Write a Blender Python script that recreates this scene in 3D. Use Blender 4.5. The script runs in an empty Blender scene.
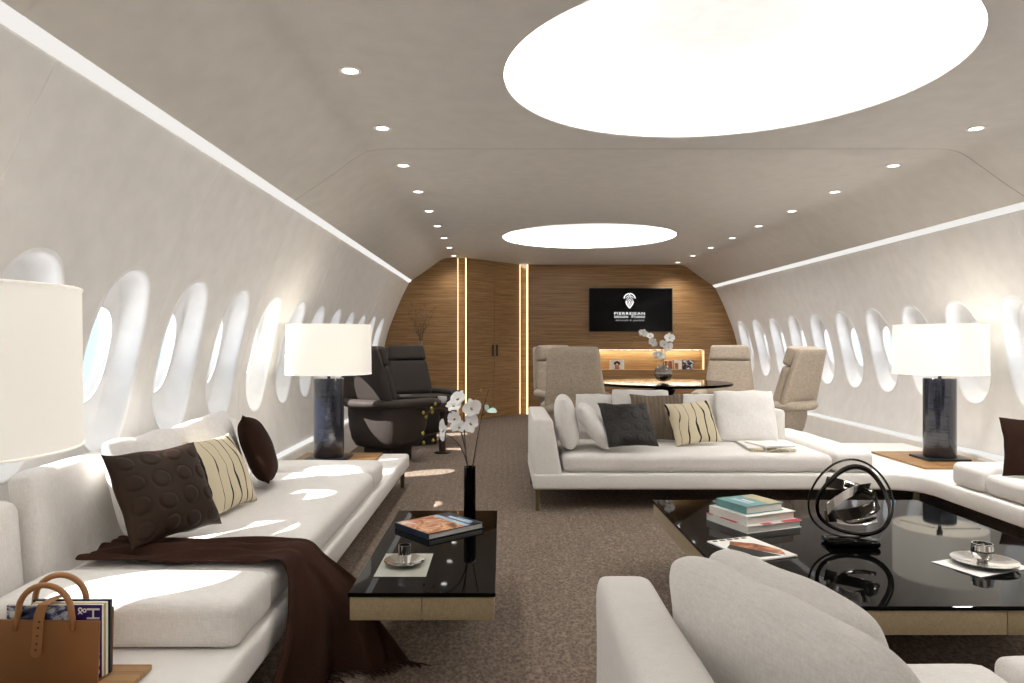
import bpy, bmesh, math, random
from math import sin, cos, pi, radians as R, atan2, sqrt
from mathutils import Vector, Matrix, noise
random.seed(7)
scn = bpy.context.scene
COL = scn.collection
EYE = 1.12; CXC = 0.98          # camera height; cabin centre line

# ------------------------------------------------------------------ materials
def lin(c):
    c /= 255.0
    return c/12.92 if c <= .04045 else ((c+.055)/1.055)**2.4
def rgb(r, g, b): return (lin(r), lin(g), lin(b), 1)

def new_mat(name):
    m = bpy.data.materials.new(name); m.use_nodes = True
    nt = m.node_tree; b = nt.nodes['Principled BSDF']
    return m, nt, b
def sset(b, **k):
    for n, v in k.items():
        n = n.replace('_', ' ')
        if n in b.inputs: b.inputs[n].default_value = v
def tex_co(nt, scale=(1, 1, 1), rot=(0, 0, 0)):
    t = nt.nodes.new('ShaderNodeTexCoord'); mp = nt.nodes.new('ShaderNodeMapping')
    mp.inputs['Scale'].default_value = scale; mp.inputs['Rotation'].default_value = rot
    nt.links.new(t.outputs['Object'], mp.inputs['Vector']); return mp
def noise_n(nt, co, scale, detail=3, rough=.5, dist=0):
    n = nt.nodes.new('ShaderNodeTexNoise'); n.inputs['Scale'].default_value = scale
    n.inputs['Detail'].default_value = detail; n.inputs['Roughness'].default_value = rough
    n.inputs['Distortion'].default_value = dist
    nt.links.new(co.outputs['Vector'], n.inputs['Vector']); return n
def ramp(nt, src, stops):
    r = nt.nodes.new('ShaderNodeValToRGB'); e = r.color_ramp.elements
    while len(e) < len(stops): e.new(.5)
    for i, (p, c) in enumerate(stops): e[i].position = p; e[i].color = c
    nt.links.new(src, r.inputs['Fac']); return r
def bump(nt, src, b, strength, dist=.002):
    bp = nt.nodes.new('ShaderNodeBump'); bp.inputs['Strength'].default_value = strength
    bp.inputs['Distance'].default_value = dist
    nt.links.new(src, bp.inputs['Height']); nt.links.new(bp.outputs['Normal'], b.inputs['Normal'])

def plain(name, col, rough=.5, metal=0, coat=0, spec=.5):
    m, nt, b = new_mat(name)
    sset(b, Base_Color=col, Roughness=rough, Metallic=metal, Coat_Weight=coat, Specular_IOR_Level=spec)
    b.inputs['Coat Roughness'].default_value = .05
    co = tex_co(nt); n = noise_n(nt, co, 9, 2)
    lo = tuple(c*.96 for c in col[:3])+(1,); hi = tuple(min(1, c*1.03) for c in col[:3])+(1,)
    r = ramp(nt, n.outputs['Fac'], [(.3, lo), (.7, hi)]); nt.links.new(r.outputs['Color'], b.inputs['Base Color'])
    return m
def fabric(name, col, col2, scale=260, rough=.95, bstr=.35, mott=24):
    m, nt, b = new_mat(name); sset(b, Roughness=rough, Specular_IOR_Level=.15, Sheen_Weight=.15)
    cx = tex_co(nt, (scale*.16, scale, scale)); cz = tex_co(nt, (scale, scale, scale*.16))
    n1 = noise_n(nt, cx, 1, 2); n2 = noise_n(nt, cz, 1, 2); n3 = noise_n(nt, tex_co(nt), mott, 2)
    mx = nt.nodes.new('ShaderNodeMath'); mx.operation = 'ADD'
    nt.links.new(n1.outputs['Fac'], mx.inputs[0]); nt.links.new(n2.outputs['Fac'], mx.inputs[1])
    m2 = nt.nodes.new('ShaderNodeMath'); m2.operation = 'MULTIPLY_ADD'; m2.inputs[1].default_value = .35
    nt.links.new(n3.outputs['Fac'], m2.inputs[0]); nt.links.new(mx.outputs[0], m2.inputs[2])
    r = ramp(nt, m2.outputs[0], [(.0, col2), (1., col)])
    mp = nt.nodes.new('ShaderNodeMapRange'); mp.inputs[1].default_value = .75; mp.inputs[2].default_value = 1.55
    nt.links.new(m2.outputs[0], mp.inputs[0]); nt.links.new(mp.outputs[0], r.inputs['Fac'])
    nt.links.new(r.outputs['Color'], b.inputs['Base Color']); bump(nt, mx.outputs[0], b, bstr, .0015)
    return m
def emit(name, col, s):
    m = bpy.data.materials.new(name); m.use_nodes = True; nt = m.node_tree
    nt.nodes.remove(nt.nodes['Principled BSDF']); e = nt.nodes.new('ShaderNodeEmission')
    e.inputs[0].default_value = col; e.inputs[1].default_value = s
    nt.links.new(e.outputs[0], nt.nodes['Material Output'].inputs[0]); return m
def wood(name, dark, mid, light, sc=(1.6, 1.6, 34), rough=.42):
    m, nt, b = new_mat(name); sset(b, Roughness=rough, Specular_IOR_Level=.35)
    co = tex_co(nt, sc); n = noise_n(nt, co, 1.7, 7, .68, .35)
    co2 = tex_co(nt, (sc[0]*3.2, sc[1]*3.2, sc[2]*4.2) if sc[2] > sc[0] else (sc[0]*4.2, sc[1]*3, sc[2]*3.2)); n2 = noise_n(nt, co2, 1.3, 4, .6)
    ad = nt.nodes.new('ShaderNodeMath'); ad.operation = 'MULTIPLY_ADD'; ad.inputs[1].default_value = .45
    nt.links.new(n2.outputs['Fac'], ad.inputs[0]); nt.links.new(n.outputs['Fac'], ad.inputs[2])
    r = ramp(nt, ad.outputs[0], [(.50, dark), (.70, mid), (.95, light)]); nt.links.new(r.outputs['Color'], b.inputs['Base Color'])
    bump(nt, ad.outputs[0], b, .12, .001); return m

M = {}
M['wall'] = plain('cabin_panel', rgb(233, 230, 226), .55, spec=.3)
M['ceil'] = plain('ceiling_panel', rgb(206, 201, 194), .6, spec=.3)
M['seam_l'] = plain('seam_light', rgb(238, 234, 228), .5)  # whitish tone paints the wall grooves as lit; downlight bezels share it
M['seam_d'] = plain('seam_dark', rgb(120, 112, 104), .6)
M['reveal'] = plain('window_reveal', rgb(242, 242, 242), .4)
M['base'] = plain('baseboard_panel', rgb(224, 220, 214), .5)
M['sofa'] = fabric('cream_linen', rgb(239, 236, 232), rgb(221, 216, 211))
M['white'] = fabric('white_linen', rgb(242, 240, 237), rgb(224, 220, 216), 200)
M['frame'] = fabric('cream_frame', rgb(239, 236, 232), rgb(226, 222, 217), 300, bstr=.15)
M['leath'] = plain('brown_leather', rgb(46, 32, 23), .5, spec=.16)
M['bleath'] = plain('black_leather', rgb(42, 40, 38), .5, spec=.25)
M['brown'] = fabric('brown_wool', rgb(63, 40, 31), rgb(46, 28, 21), 420, bstr=.2)
M['dbrown'] = fabric('dark_brown_velvet', rgb(50, 30, 22), rgb(36, 21, 15), 420, bstr=.2)
M['dbrown'].node_tree.nodes['Principled BSDF'].inputs['Sheen Weight'].default_value = 0
M['brown'].node_tree.nodes['Principled BSDF'].inputs['Sheen Weight'].default_value = 0
M['taupe'] = fabric('taupe_rib', rgb(128, 115, 100), rgb(98, 87, 74), 300)
M['chairf'] = fabric('taupe_chair_cloth', rgb(196, 182, 165), rgb(160, 147, 131), 150, mott=60)
M['armch'] = plain('chair_leather', rgb(62, 56, 53), .6, spec=.15)
M['drum'] = plain('drum_leather', rgb(48, 28, 20), .4)
M['gloss'] = plain('black_gloss', rgb(7, 7, 7), .03, spec=.07)
M['gloss2'] = plain('black_lacquer', rgb(6, 6, 6), .06, spec=.015)
M['tbody'] = fabric('shagreen_beige', rgb(176, 158, 126), rgb(142, 125, 97), 500, .6, .15, 60)
M['bronze'] = plain('bronze_metal', rgb(112, 102, 78), .4, .8)
M['chrome'] = plain('chrome', rgb(215, 213, 210), .08, 1)
M['dchrome'] = plain('black_chrome', rgb(70, 66, 62), .12, 1)
M['black'] = plain('black_satin', rgb(16, 16, 17), .35)
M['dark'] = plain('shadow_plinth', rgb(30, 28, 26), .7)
M['paper'] = plain('paper', rgb(238, 236, 230), .7)
M['paperg'] = plain('paper_grey', rgb(176, 176, 164), .7)
M['porc'] = plain('porcelain', rgb(240, 240, 240), .2)
M['tan'] = plain('tan_leather', rgb(148, 103, 66), .5, spec=.35)
M['tan2'] = plain('tan_strap', rgb(166, 119, 78), .5, spec=.35)
M['petal'] = plain('orchid_petal', rgb(244, 244, 244), .6)
M['stem'] = plain('orchid_stem', rgb(58, 42, 26), .6)
M['bud'] = plain('orchid_bud', rgb(150, 130, 40), .6)
M['twig'] = plain('twig', rgb(52, 40, 32), .7)
M['wood'] = wood('wall_veneer', rgb(100, 72, 42), rgb(138, 104, 66), rgb(176, 140, 96), (1.0, 1.0, 46))
M['board'] = wood('tray_wood', rgb(116, 84, 50), rgb(152, 114, 70), rgb(180, 142, 98), (1.2, 22, 10))
M['dome'] = plain('dome_plaster', rgb(240, 238, 235), .8)
M['ring_e'] = emit('dome_ring_glow', (1, .985, .97, 1), 12.5)
M['spot_e'] = emit('downlight_glow', (1, .97, .92, 1), 6)
M['cove_e'] = emit('cove_glow', (1, .965, .92, 1), .54)
M['base_e'] = emit('floor_glow', (1, .98, .95, 1), .55)
M['led_e'] = emit('led_glow', (1, .76, .38, 1), 3.2)
M['led_soft'] = emit('led_soft_glow', (1, .78, .42, 1), 1.1)
M['led_hid'] = emit('led_niche_glow', (1, .93, .76, 1), 15)
M['shade_e'] = None
M['screen'] = plain('tv_screen', rgb(5, 5, 7), .08, spec=.2)
M['logo_g'] = emit('screen_small_lettering', (1, 1, 1, 1), .35)
M['logo_e'] = emit('screen_lettering', (1, 1, 1, 1), .85)

# lamp shade: lit linen, gives off its own light
def shade_mat():
    m, nt, b = new_mat('lamp_shade_linen'); sset(b, Base_Color=rgb(245, 240, 228), Roughness=.9)
    co = tex_co(nt, (60, 60, 500)); n = noise_n(nt, co, 1, 2)
    r = ramp(nt, n.outputs['Fac'], [(.3, (1, .95, .86, 1)), (.7, (1, .97, .91, 1))])
    nt.links.new(r.outputs['Color'], b.inputs['Emission Color']); b.inputs['Emission Strength'].default_value = .22
    return m
M['shade_e'] = shade_mat()
def glazed():
    m, nt, b = new_mat('lamp_glaze'); sset(b, Roughness=.16, Specular_IOR_Level=.6, Coat_Weight=.6)
    co = tex_co(nt, (1, 1, 60)); n = noise_n(nt, co, 3, 4)
    r = ramp(nt, n.outputs['Fac'], [(.35, rgb(15, 19, 30)), (.7, rgb(38, 45, 62))]); nt.links.new(r.outputs['Color'], b.inputs['Base Color'])
    bump(nt, n.outputs['Fac'], b, .25, .002); return m
M['glaze'] = glazed()
def glass(name, tint=(1, 1, 1, 1), refl=.08):
    m = bpy.data.materials.new(name); m.use_nodes = True; nt = m.node_tree
    nt.nodes.remove(nt.nodes['Principled BSDF'])
    t = nt.nodes.new('ShaderNodeBsdfTransparent'); t.inputs[0].default_value = tint
    g = nt.nodes.new('ShaderNodeBsdfGlossy'); g.inputs['Roughness'].default_value = .02
    mx = nt.nodes.new('ShaderNodeMixShader'); mx.inputs[0].default_value = refl
    nt.links.new(t.outputs[0], mx.inputs[1]); nt.links.new(g.outputs[0], mx.inputs[2])
    nt.links.new(mx.outputs[0], nt.nodes['Material Output'].inputs[0]); return m
M['pane'] = glass('cabin_glass', (.97, .98, 1, 1), .06)
M['vglass'] = glass('vase_glass', (.80, .80, .80, 1), .22)
def carpet():
    m, nt, b = new_mat('brown_carpet'); sset(b, Roughness=1, Specular_IOR_Level=.05)
    co = tex_co(nt, (1, 1, 1))
    v = nt.nodes.new('ShaderNodeTexVoronoi'); v.inputs['Scale'].default_value = 85; nt.links.new(tex_co(nt, (1, .7, 1)).outputs[0], v.inputs['Vector'])
    n = noise_n(nt, co, 190, 2); n2 = noise_n(nt, tex_co(nt, (1, .6, 1)), 60, 2)
    w = nt.nodes.new('ShaderNodeTexWave'); w.bands_direction = 'X'; w.inputs['Scale'].default_value = 6.0; w.inputs['Distortion'].default_value = 6; w.inputs['Detail Scale'].default_value = 4
    nt.links.new(co.outputs[0], w.inputs['Vector'])
    a = nt.nodes.new('ShaderNodeMath'); a.operation = 'MULTIPLY_ADD'; a.inputs[1].default_value = .8
    nt.links.new(n.outputs['Fac'], a.inputs[0]); nt.links.new(v.outputs['Distance'], a.inputs[2])
    a2 = nt.nodes.new('ShaderNodeMath'); a2.operation = 'MULTIPLY_ADD'; a2.inputs[1].default_value = .7
    nt.links.new(n2.outputs['Fac'], a2.inputs[0]); nt.links.new(a.outputs[0], a2.inputs[2])
    a3 = nt.nodes.new('ShaderNodeMath'); a3.operation = 'MULTIPLY_ADD'; a3.inputs[1].default_value = .12
    nt.links.new(w.outputs['Fac'], a3.inputs[0]); nt.links.new(a2.outputs[0], a3.inputs[2])
    mp = nt.nodes.new('ShaderNodeMapRange'); mp.inputs[1].default_value = .75; mp.inputs[2].default_value = 1.75
    nt.links.new(a3.outputs[0], mp.inputs[0])
    r = ramp(nt, mp.outputs[0], [(.0, rgb(92, 81, 72)), (.5, rgb(117, 104, 93)), (1, rgb(142, 128, 115))])
    nt.links.new(r.outputs['Color'], b.inputs['Base Color']); bump(nt, a3.outputs[0], b, .5, .004); return m
M['carpet'] = carpet()
def striped():
    m, nt, b = new_mat('striped_silk'); sset(b, Roughness=.7, Specular_IOR_Level=.3)
    t = nt.nodes.new('ShaderNodeTexCoord'); sx = nt.nodes.new('ShaderNodeSeparateXYZ'); nt.links.new(t.outputs['Object'], sx.inputs[0])
    n = noise_n(nt, tex_co(nt, (5, 1, 5)), 1, 2); n2 = noise_n(nt, tex_co(nt, (9, 1, 3.2)), 1.3, 1)
    a = nt.nodes.new('ShaderNodeMath'); a.operation = 'MULTIPLY_ADD'; a.inputs[1].default_value = .12
    nt.links.new(n.outputs['Fac'], a.inputs[0]); nt.links.new(sx.outputs['X'], a.inputs[2])
    f = nt.nodes.new('ShaderNodeMath'); f.operation = 'MULTIPLY'; f.inputs[1].default_value = 15.5; nt.links.new(a.outputs[0], f.inputs[0])
    fr = nt.nodes.new('ShaderNodeMath'); fr.operation = 'FRACT'; nt.links.new(f.outputs[0], fr.inputs[0])
    th = nt.nodes.new('ShaderNodeMapRange'); th.inputs[1].default_value = .42; th.inputs[2].default_value = .72; th.inputs[3].default_value = .05; th.inputs[4].default_value = .30
    nt.links.new(n2.outputs['Fac'], th.inputs[0])
    lt = nt.nodes.new('ShaderNodeMath'); lt.operation = 'LESS_THAN'; nt.links.new(fr.outputs[0], lt.inputs[0]); nt.links.new(th.outputs[0], lt.inputs[1])
    mx = nt.nodes.new('ShaderNodeMix'); mx.data_type = 'RGBA'; mx.inputs[6].default_value = rgb(206, 194, 166); mx.inputs[7].default_value = rgb(20, 18, 17)
    nt.links.new(lt.outputs[0], mx.inputs[0]); nt.links.new(mx.outputs[2], b.inputs['Base Color']); return m
M['stripe'] = striped()
def picture(name, stops, sc=(14, 14, 14), seed=0, rough=.3):
    m, nt, b = new_mat(name); sset(b, Roughness=rough)
    co = tex_co(nt, sc); co.inputs['Location'].default_value = (seed, seed*.7, 0)
    n = noise_n(nt, co, 1, 4, .55, 1.2); r = ramp(nt, n.outputs['Fac'], stops)
    nt.links.new(r.outputs['Color'], b.inputs['Base Color']); return m
M['food'] = picture('food_photo', [(.30, rgb(96, 66, 24)), (.44, rgb(196, 118, 70)), (.5, rgb(236, 206, 166)), (.56, rgb(186, 92, 52)), (.64, rgb(240, 230, 214))], (11, 11, 1), 3)
M['navy'] = plain('navy_cover', rgb(30, 46, 66), .3)
M['lblue'] = plain('pale_blue_print', rgb(170, 194, 214), .4)
M['teal'] = plain('teal_cover', rgb(104, 152, 152), .35)
M['sand'] = plain('sand_cover', rgb(190, 176, 140), .35)
M['red'] = plain('red_print', rgb(196, 36, 44), .35)
M['pages'] = plain('book_pages', rgb(214, 210, 202), .8)
M['blackp'] = plain('black_print', rgb(20, 18, 18), .4)
M['rust'] = picture('rust_print', [(.3, rgb(70, 34, 18)), (.5, rgb(170, 92, 48)), (.7, rgb(228, 196, 160))], (18, 18, 1), 5)
M['purple'] = plain('purple_cover', rgb(58, 28, 104), .35)
M['bluep'] = picture('blue_grey_cover', [(.38, rgb(16, 20, 34)), (.5, rgb(70, 84, 130)), (.58, rgb(206, 210, 218)), (.7, rgb(40, 50, 80))], (22, 22, 40), 2)
M['bwp'] = picture('black_white_print', [(.42, rgb(18, 22, 36)), (.5, rgb(150, 156, 170)), (.58, rgb(236, 236, 238))], (20, 1, 20), 8)
M['skin'] = plain('portrait_skin', rgb(196, 128, 88), .5)
M['cloth_r'] = plain('portrait_red', rgb(176, 70, 40), .5)
M['gold'] = plain('gold_print', rgb(214, 196, 130), .4)

# ------------------------------------------------------------------ mesh helpers
def sharp(bm, ang=.6):
    bm.normal_update()
    for f in bm.faces: f.smooth = True
    for e in bm.edges:
        if len(e.link_faces) == 2 and e.calc_face_angle(0) > ang: e.smooth = False
def obj(name, bm, mat, parent=None, ang=.6, mats=None, recalc=True):
    if recalc: bmesh.ops.recalc_face_normals(bm, faces=bm.faces[:])
    sharp(bm, ang)
    me = bpy.data.meshes.new(name); bm.to_mesh(me); bm.free()
    for mm in (mats or [mat]): me.materials.append(mm)
    o = bpy.data.objects.new(name, me); COL.objects.link(o)
    if parent: o.parent = parent
    return o
def tag(o, label=None, cat=None, group=None, kind=None):
    if label: o['label'] = label
    if cat: o['category'] = cat
    if group: o['group'] = group
    if kind: o['kind'] = kind
    return o
def thing(name, label, cat, loc=(0, 0, 0), rz=0, group=None):
    o = bpy.data.objects.new(name, None); COL.objects.link(o); o.empty_display_size = .05
    o.location = loc; o.rotation_euler = (0, 0, rz); return tag(o, label, cat, group)
def dup(root, loc, rz, label=None, group=None):
    r = root.copy(); COL.objects.link(r); r.location = loc; r.rotation_euler = (0, 0, rz)
    if label: r['label'] = label
    if group: r['group'] = group
    for ch in list(root.children):
        c = ch.copy(); COL.objects.link(c); c.parent = r
        for g in list(ch.children):
            d = g.copy(); COL.objects.link(d); d.parent = c
    return r
def struct(name, bm, mat, parent=None, **k):
    o = obj(name, bm, mat, parent, **k)
    if not parent: o['kind'] = 'structure'
    return o
NB = bmesh.new
def box(bm, x0, x1, y0, y1, z0, z1, bev=0, seg=2, mi=0):
    t = NB(); bmesh.ops.create_cube(t, size=1)
    for v in t.verts: v.co = Vector(((x0+x1)/2+v.co.x*(x1-x0), (y0+y1)/2+v.co.y*(y1-y0), (z0+z1)/2+v.co.z*(z1-z0)))
    if bev: bmesh.ops.bevel(t, geom=t.edges[:], offset=bev, segments=seg, affect='EDGES', profile=.5)
    join(bm, t, mi=mi)
def join(bm, t, mat=None, mi=0):
    if mat is not None: bmesh.ops.transform(t, matrix=mat, verts=t.verts[:])
    mp = {v: bm.verts.new(v.co) for v in t.verts}
    for f in t.faces:
        try:
            nf = bm.faces.new([mp[v] for v in f.verts]); nf.material_index = mi or f.material_index
        except ValueError: pass
    t.free()
def lathe(bm, prof, n=40, c=(0, 0, 0), cap=True, mi=0):
    rings = []
    for r, z in prof:
        if r < 1e-6: rings.append([bm.verts.new((c[0], c[1], c[2]+z))])
        else: rings.append([bm.verts.new((c[0]+r*cos(2*pi*i/n), c[1]+r*sin(2*pi*i/n), c[2]+z)) for i in range(n)])
    for a, b in zip(rings, rings[1:]):
        for i in range(n):
            j = (i+1) % n
            if len(a) == 1 and len(b) == 1: continue
            if len(a) == 1: f = bm.faces.new([a[0], b[i], b[j]])
            elif len(b) == 1: f = bm.faces.new([a[i], a[j], b[0]])
            else: f = bm.faces.new([a[i], a[j], b[j], b[i]])
            f.material_index = mi
    if cap:
        for rg in (rings[0], rings[-1]):
            if len(rg) > 2: bm.faces.new(rg).material_index = mi
def tube(bm, pts, rad, n=8, closed=False, mi=0, flat=None):
    """tube along pts; rad number or list; flat=(a,b,up) elliptical section"""
    P = [Vector(p) for p in pts]; k = len(P); rings = []
    prev = None
    for i, p in enumerate(P):
        if closed: d = P[(i+1) % k]-P[i-1]
        else: d = P[min(i+1, k-1)]-P[max(i-1, 0)]
        d.normalize()
        if flat: u = Vector(flat[2]); u = (u-d*u.dot(d)).normalized()
        elif prev is None:
            u = Vector((0, 0, 1)) if abs(d.z) < .9 else Vector((1, 0, 0)); u = (u-d*u.dot(d)).normalized()
        else: u = (prev-d*prev.dot(d)).normalized()
        prev = u; w = d.cross(u); r = rad[i] if isinstance(rad, (list, tuple)) else rad
        ra, rb = (flat[0], flat[1]) if flat else (r, r)
        rings.append([bm.verts.new(p+u*(ra*cos(2*pi*j/n))+w*(rb*sin(2*pi*j/n))) for j in range(n)])
    m = k if closed else k-1
    for i in range(m):
        a, b = rings[i], rings[(i+1) % k]
        for j in range(n):
            q = (j+1) % n; bm.faces.new([a[j], a[q], b[q], b[j]]).material_index = mi
    if not closed:
        bm.faces.new(rings[0]).material_index = mi; bm.faces.new(rings[-1]).material_index = mi
def loft(bm, loops, closed=True, caps=True, mi=0):
    rs = [[bm.verts.new(p) for p in lp] for lp in loops]; n = len(rs[0])
    for a, b in zip(rs, rs[1:]):
        for j in range(n if closed else n-1):
            q = (j+1) % n; bm.faces.new([a[j], a[q], b[q], b[j]]).material_index = mi
    if caps:
        bm.faces.new(rs[0]).material_index = mi; bm.faces.new(rs[-1]).material_index = mi
def prism(bm, poly, z0, z1, bev=0, seg=3, mi=0):
    t = NB(); a = [t.verts.new((x, y, z0)) for x, y in poly]; b = [t.verts.new((x, y, z1)) for x, y in poly]
    n = len(poly); t.faces.new(a[::-1]); t.faces.new(b)
    for i in range(n): t.faces.new([a[i], a[(i+1) % n], b[(i+1) % n], b[i]])
    if bev:
        t.normal_update()
        es = [e for e in t.edges if e.calc_face_angle(0) > .5]
        bmesh.ops.bevel(t, geom=es, offset=bev, segments=seg, affect='EDGES', profile=.5)
    join(bm, t, mi=mi)
def cushion(bm, x0, x1, y0, y1, z0, z1, r=.035, puff=.012, n=12, mat=None, wr=.003, seed=0):
    """rounded, slightly puffed upholstery block"""
    t = NB(); bmesh.ops.create_cube(t, size=2)
    bmesh.ops.subdivide_edges(t, edges=t.edges[:], cuts=n, use_grid_fill=True)
    hx, hy, hz = (x1-x0)/2, (y1-y0)/2, (z1-z0)/2; c = Vector(((x0+x1)/2, (y0+y1)/2, (z0+z1)/2))
    r = min(r, hx*.95, hy*.95, hz*.95)
    for v in t.verts:
        q = [s*.45+sin(s*pi/2)*.55 for s in v.co]
        p = Vector((q[0]*hx, q[1]*hy, q[2]*hz))
        inn = Vector((max(-hx+r, min(hx-r, p.x)), max(-hy+r, min(hy-r, p.y)), max(-hz+r, min(hz-r, p.z))))
        d = p-inn
        if d.length > 1e-9: p = inn+d.normalized()*r
        f = (1-(p.x/hx)**2)*(1-(p.y/hy)**2)
        if p.z > 0: p.z += puff*max(0, f)**.6
        w = noise.noise(Vector((p.x*5+seed*3.1, p.y*5, p.z*5)))*wr
        if p.z > -hz*.5: p += Vector((w, w, w if p.z > 0 else 0))
        v.co = p+c
    join(bm, t, mat=mat)

def pillow_bm(w, h, T, kind='plain', n=36, seed=0):
    bm = NB(); vs = {}
    N = 84 if kind == 'disc' else (72 if kind == 'rib' else n)
    centers = [((i+.5+.5*(j % 2)*0)/4*2-1, (j+.5)/4*2-1) for i in range(4) for j in range(4)]
    for s in (-1, 1):
        for i in range(N+1):
            for j in range(N+1):
                u = sin((i/N*2-1)*pi/2)*.5+(i/N*2-1)*.5; v = sin((j/N*2-1)*pi/2)*.5+(j/N*2-1)*.5
                if kind in ('disc', 'rib'): u = i/N*2-1; v = j/N*2-1
                pk = .02 if kind in ('soft', 'round') else .07; cr = 1-(.13 if kind == 'round' else .04 if kind == 'soft' else 0)*(u*v)**4
                edge = i in (0, N) or j in (0, N)
                if edge and s == 1: vs[s, i, j] = vs[-1, i, j]; continue
                x = cr*u*w/2*(1-pk*(1-v*v)*u*u); z = cr*v*h/2*(1-pk*1.1*(1-u*u)*v*v)
                e = max(0, (1-abs(u)**2.4)*(1-abs(v)**2.4))
                th = T/2*e**(.40 if kind in ('soft', 'round') else .55)
                y = s*th
                nz = noise.noise(Vector((x*7+seed*2.3, z*7+seed, s*1.7)))
                y += s*nz*.012*min(1, e*3)
                x += noise.noise(Vector((u*2+seed, v*2, 5)))*.008; z += noise.noise(Vector((u*2, v*2+seed, 9)))*.008
                if kind == 'disc' and s == -1 and not edge:
                    for a, b in centers:
                        d = sqrt((u-a)**2+(v-b)**2)/.17
                        if d < 1.25:
                            y -= .0045*max(0, 1-d**6)**.5 if d < 1 else 0
                            if .92 < d < 1.2: y += .003*(1-abs(d-1.06)/.14)
                if kind == 'rib' and not edge: y += s*.0035*sin(u*pi*13)
                vs[s, i, j] = bm.verts.new((x, y, z))
    for s in (-1, 1):
        for i in range(N):
            for j in range(N):
                q = [vs[s, i, j], vs[s, i+1, j], vs[s, i+1, j+1], vs[s, i, j+1]]
                try: bm.faces.new(q if s == -1 else q[::-1])
                except ValueError: pass
    return bm
def pillow(name, label, w, h, T, mat, c, yaw, tilt, roll=0, kind='plain', group=None, seed=0, piping=None):
    o = obj(name, pillow_bm(w, h, T, kind, seed=seed), mat, ang=2.5)
    yaw, tilt, roll = R(yaw), R(tilt), R(roll)
    u = Vector((cos(yaw), sin(yaw), 0)); back = Vector((-sin(yaw), cos(yaw), 0))
    v = Vector((0, 0, 1))*cos(tilt)+back*sin(tilt)
    u2 = u*cos(roll)+v*sin(roll); v2 = -u*sin(roll)+v*cos(roll); n = v2.cross(u2)
    mx = Matrix((u2, n, v2)).transposed().to_4x4(); mx.translation = Vector(c); o.matrix_world = mx
    tag(o, label, 'pillow', group); return o
def text_mesh(body, size, mat, loc, rot, parent, name='lettering', align='CENTER', wscale=1, ext=.0006, fit=None, space=1):
    cu = bpy.data.curves.new('t', 'FONT'); cu.body = body; cu.size = size; cu.align_x = align; cu.extrude = ext; cu.space_character = space; cu.resolution_u = 3
    to = bpy.data.objects.new('t', cu); COL.objects.link(to); bpy.context.view_layer.update()
    me = bpy.data.meshes.new_from_object(to.evaluated_get(bpy.context.evaluated_depsgraph_get()))
    bpy.data.objects.remove(to); bpy.data.curves.remove(cu)
    if fit: wscale = fit/(max(v.co.x for v in me.vertices)-min(v.co.x for v in me.vertices))
    for v in me.vertices: v.co.x *= wscale
    me.materials.clear(); me.materials.append(mat); me.name = name
    o = bpy.data.objects.new(name, me); COL.objects.link(o); o.location = loc; o.rotation_euler = rot; o.parent = parent
    return o

# ------------------------------------------------------------------ cabin shell
PROF = [(2.290, 1.945), (2.40, 1.72), (2.50, 1.48), (2.575, 1.28), (2.635, 1.05), (2.672, .85), (2.68, .65), (2.655, .42), (2.63, .30)]
def off(z):
    P = PROF
    if z >= P[0][1]: return P[0][0]
    for i in range(len(P)-1):
        a, b = P[i], P[i+1]
        if b[1] <= z:
            def sl(k):
                k0, k1 = max(0, k-1), min(len(P)-1, k+1); return (P[k1][0]-P[k0][0])/(P[k1][1]-P[k0][1])
            h = b[1]-a[1]; t = (z-a[1])/h; m0, m1 = sl(i)*h, sl(i+1)*h
            return (2*t**3-3*t*t+1)*a[0]+(t**3-2*t*t+t)*m0+(-2*t**3+3*t*t)*b[0]+(t**3-t*t)*m1
    return P[-1][0]
def wnorm(side, z):
    d = (off(z+.01)-off(z-.01))/.02
    return Vector((-side, 0, side*0+d*-1*-1)).normalized() if False else Vector((-side*1.0, 0, d)).normalized()
WZ, WA, WB, WP = 1.035, .228, .40, .63
def sup(t, e=2.35):
    c, s = cos(t), sin(t); return math.copysign(abs(c)**(2/e), c), math.copysign(abs(s)**(2/e), s)
HOLE = [sup(2*pi*i/64) for i in range(64)]
def radial_cell(hole, a0, a1, b0, b1, ca, cb, rings=5):
    """rings of (a,b) from a hole loop to its rectangle, corners included"""
    outs = []
    for (x, y) in hole:
        dx, dy = x-ca, y-cb
        tx = ((a1-ca)/dx if dx > 1e-9 else (a0-ca)/dx if dx < -1e-9 else 1e9); ty = ((b1-cb)/dy if dy > 1e-9 else (b0-cb)/dy if dy < -1e-9 else 1e9)
        t = min(tx, ty); outs.append([ca+dx*t, cb+dy*t])
    for cx, cy in ((a0, b0), (a0, b1), (a1, b0), (a1, b1)):
        k = min(range(len(outs)), key=lambda i: (outs[i][0]-cx)**2+(outs[i][1]-cy)**2); outs[k] = [cx, cy]
    res = []
    for r in range(rings+1):
        f = r/rings
        res.append([(h[0]+(o[0]-h[0])*f, h[1]+(o[1]-h[1])*f) for h, o in zip(hole, outs)])
    return res
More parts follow.
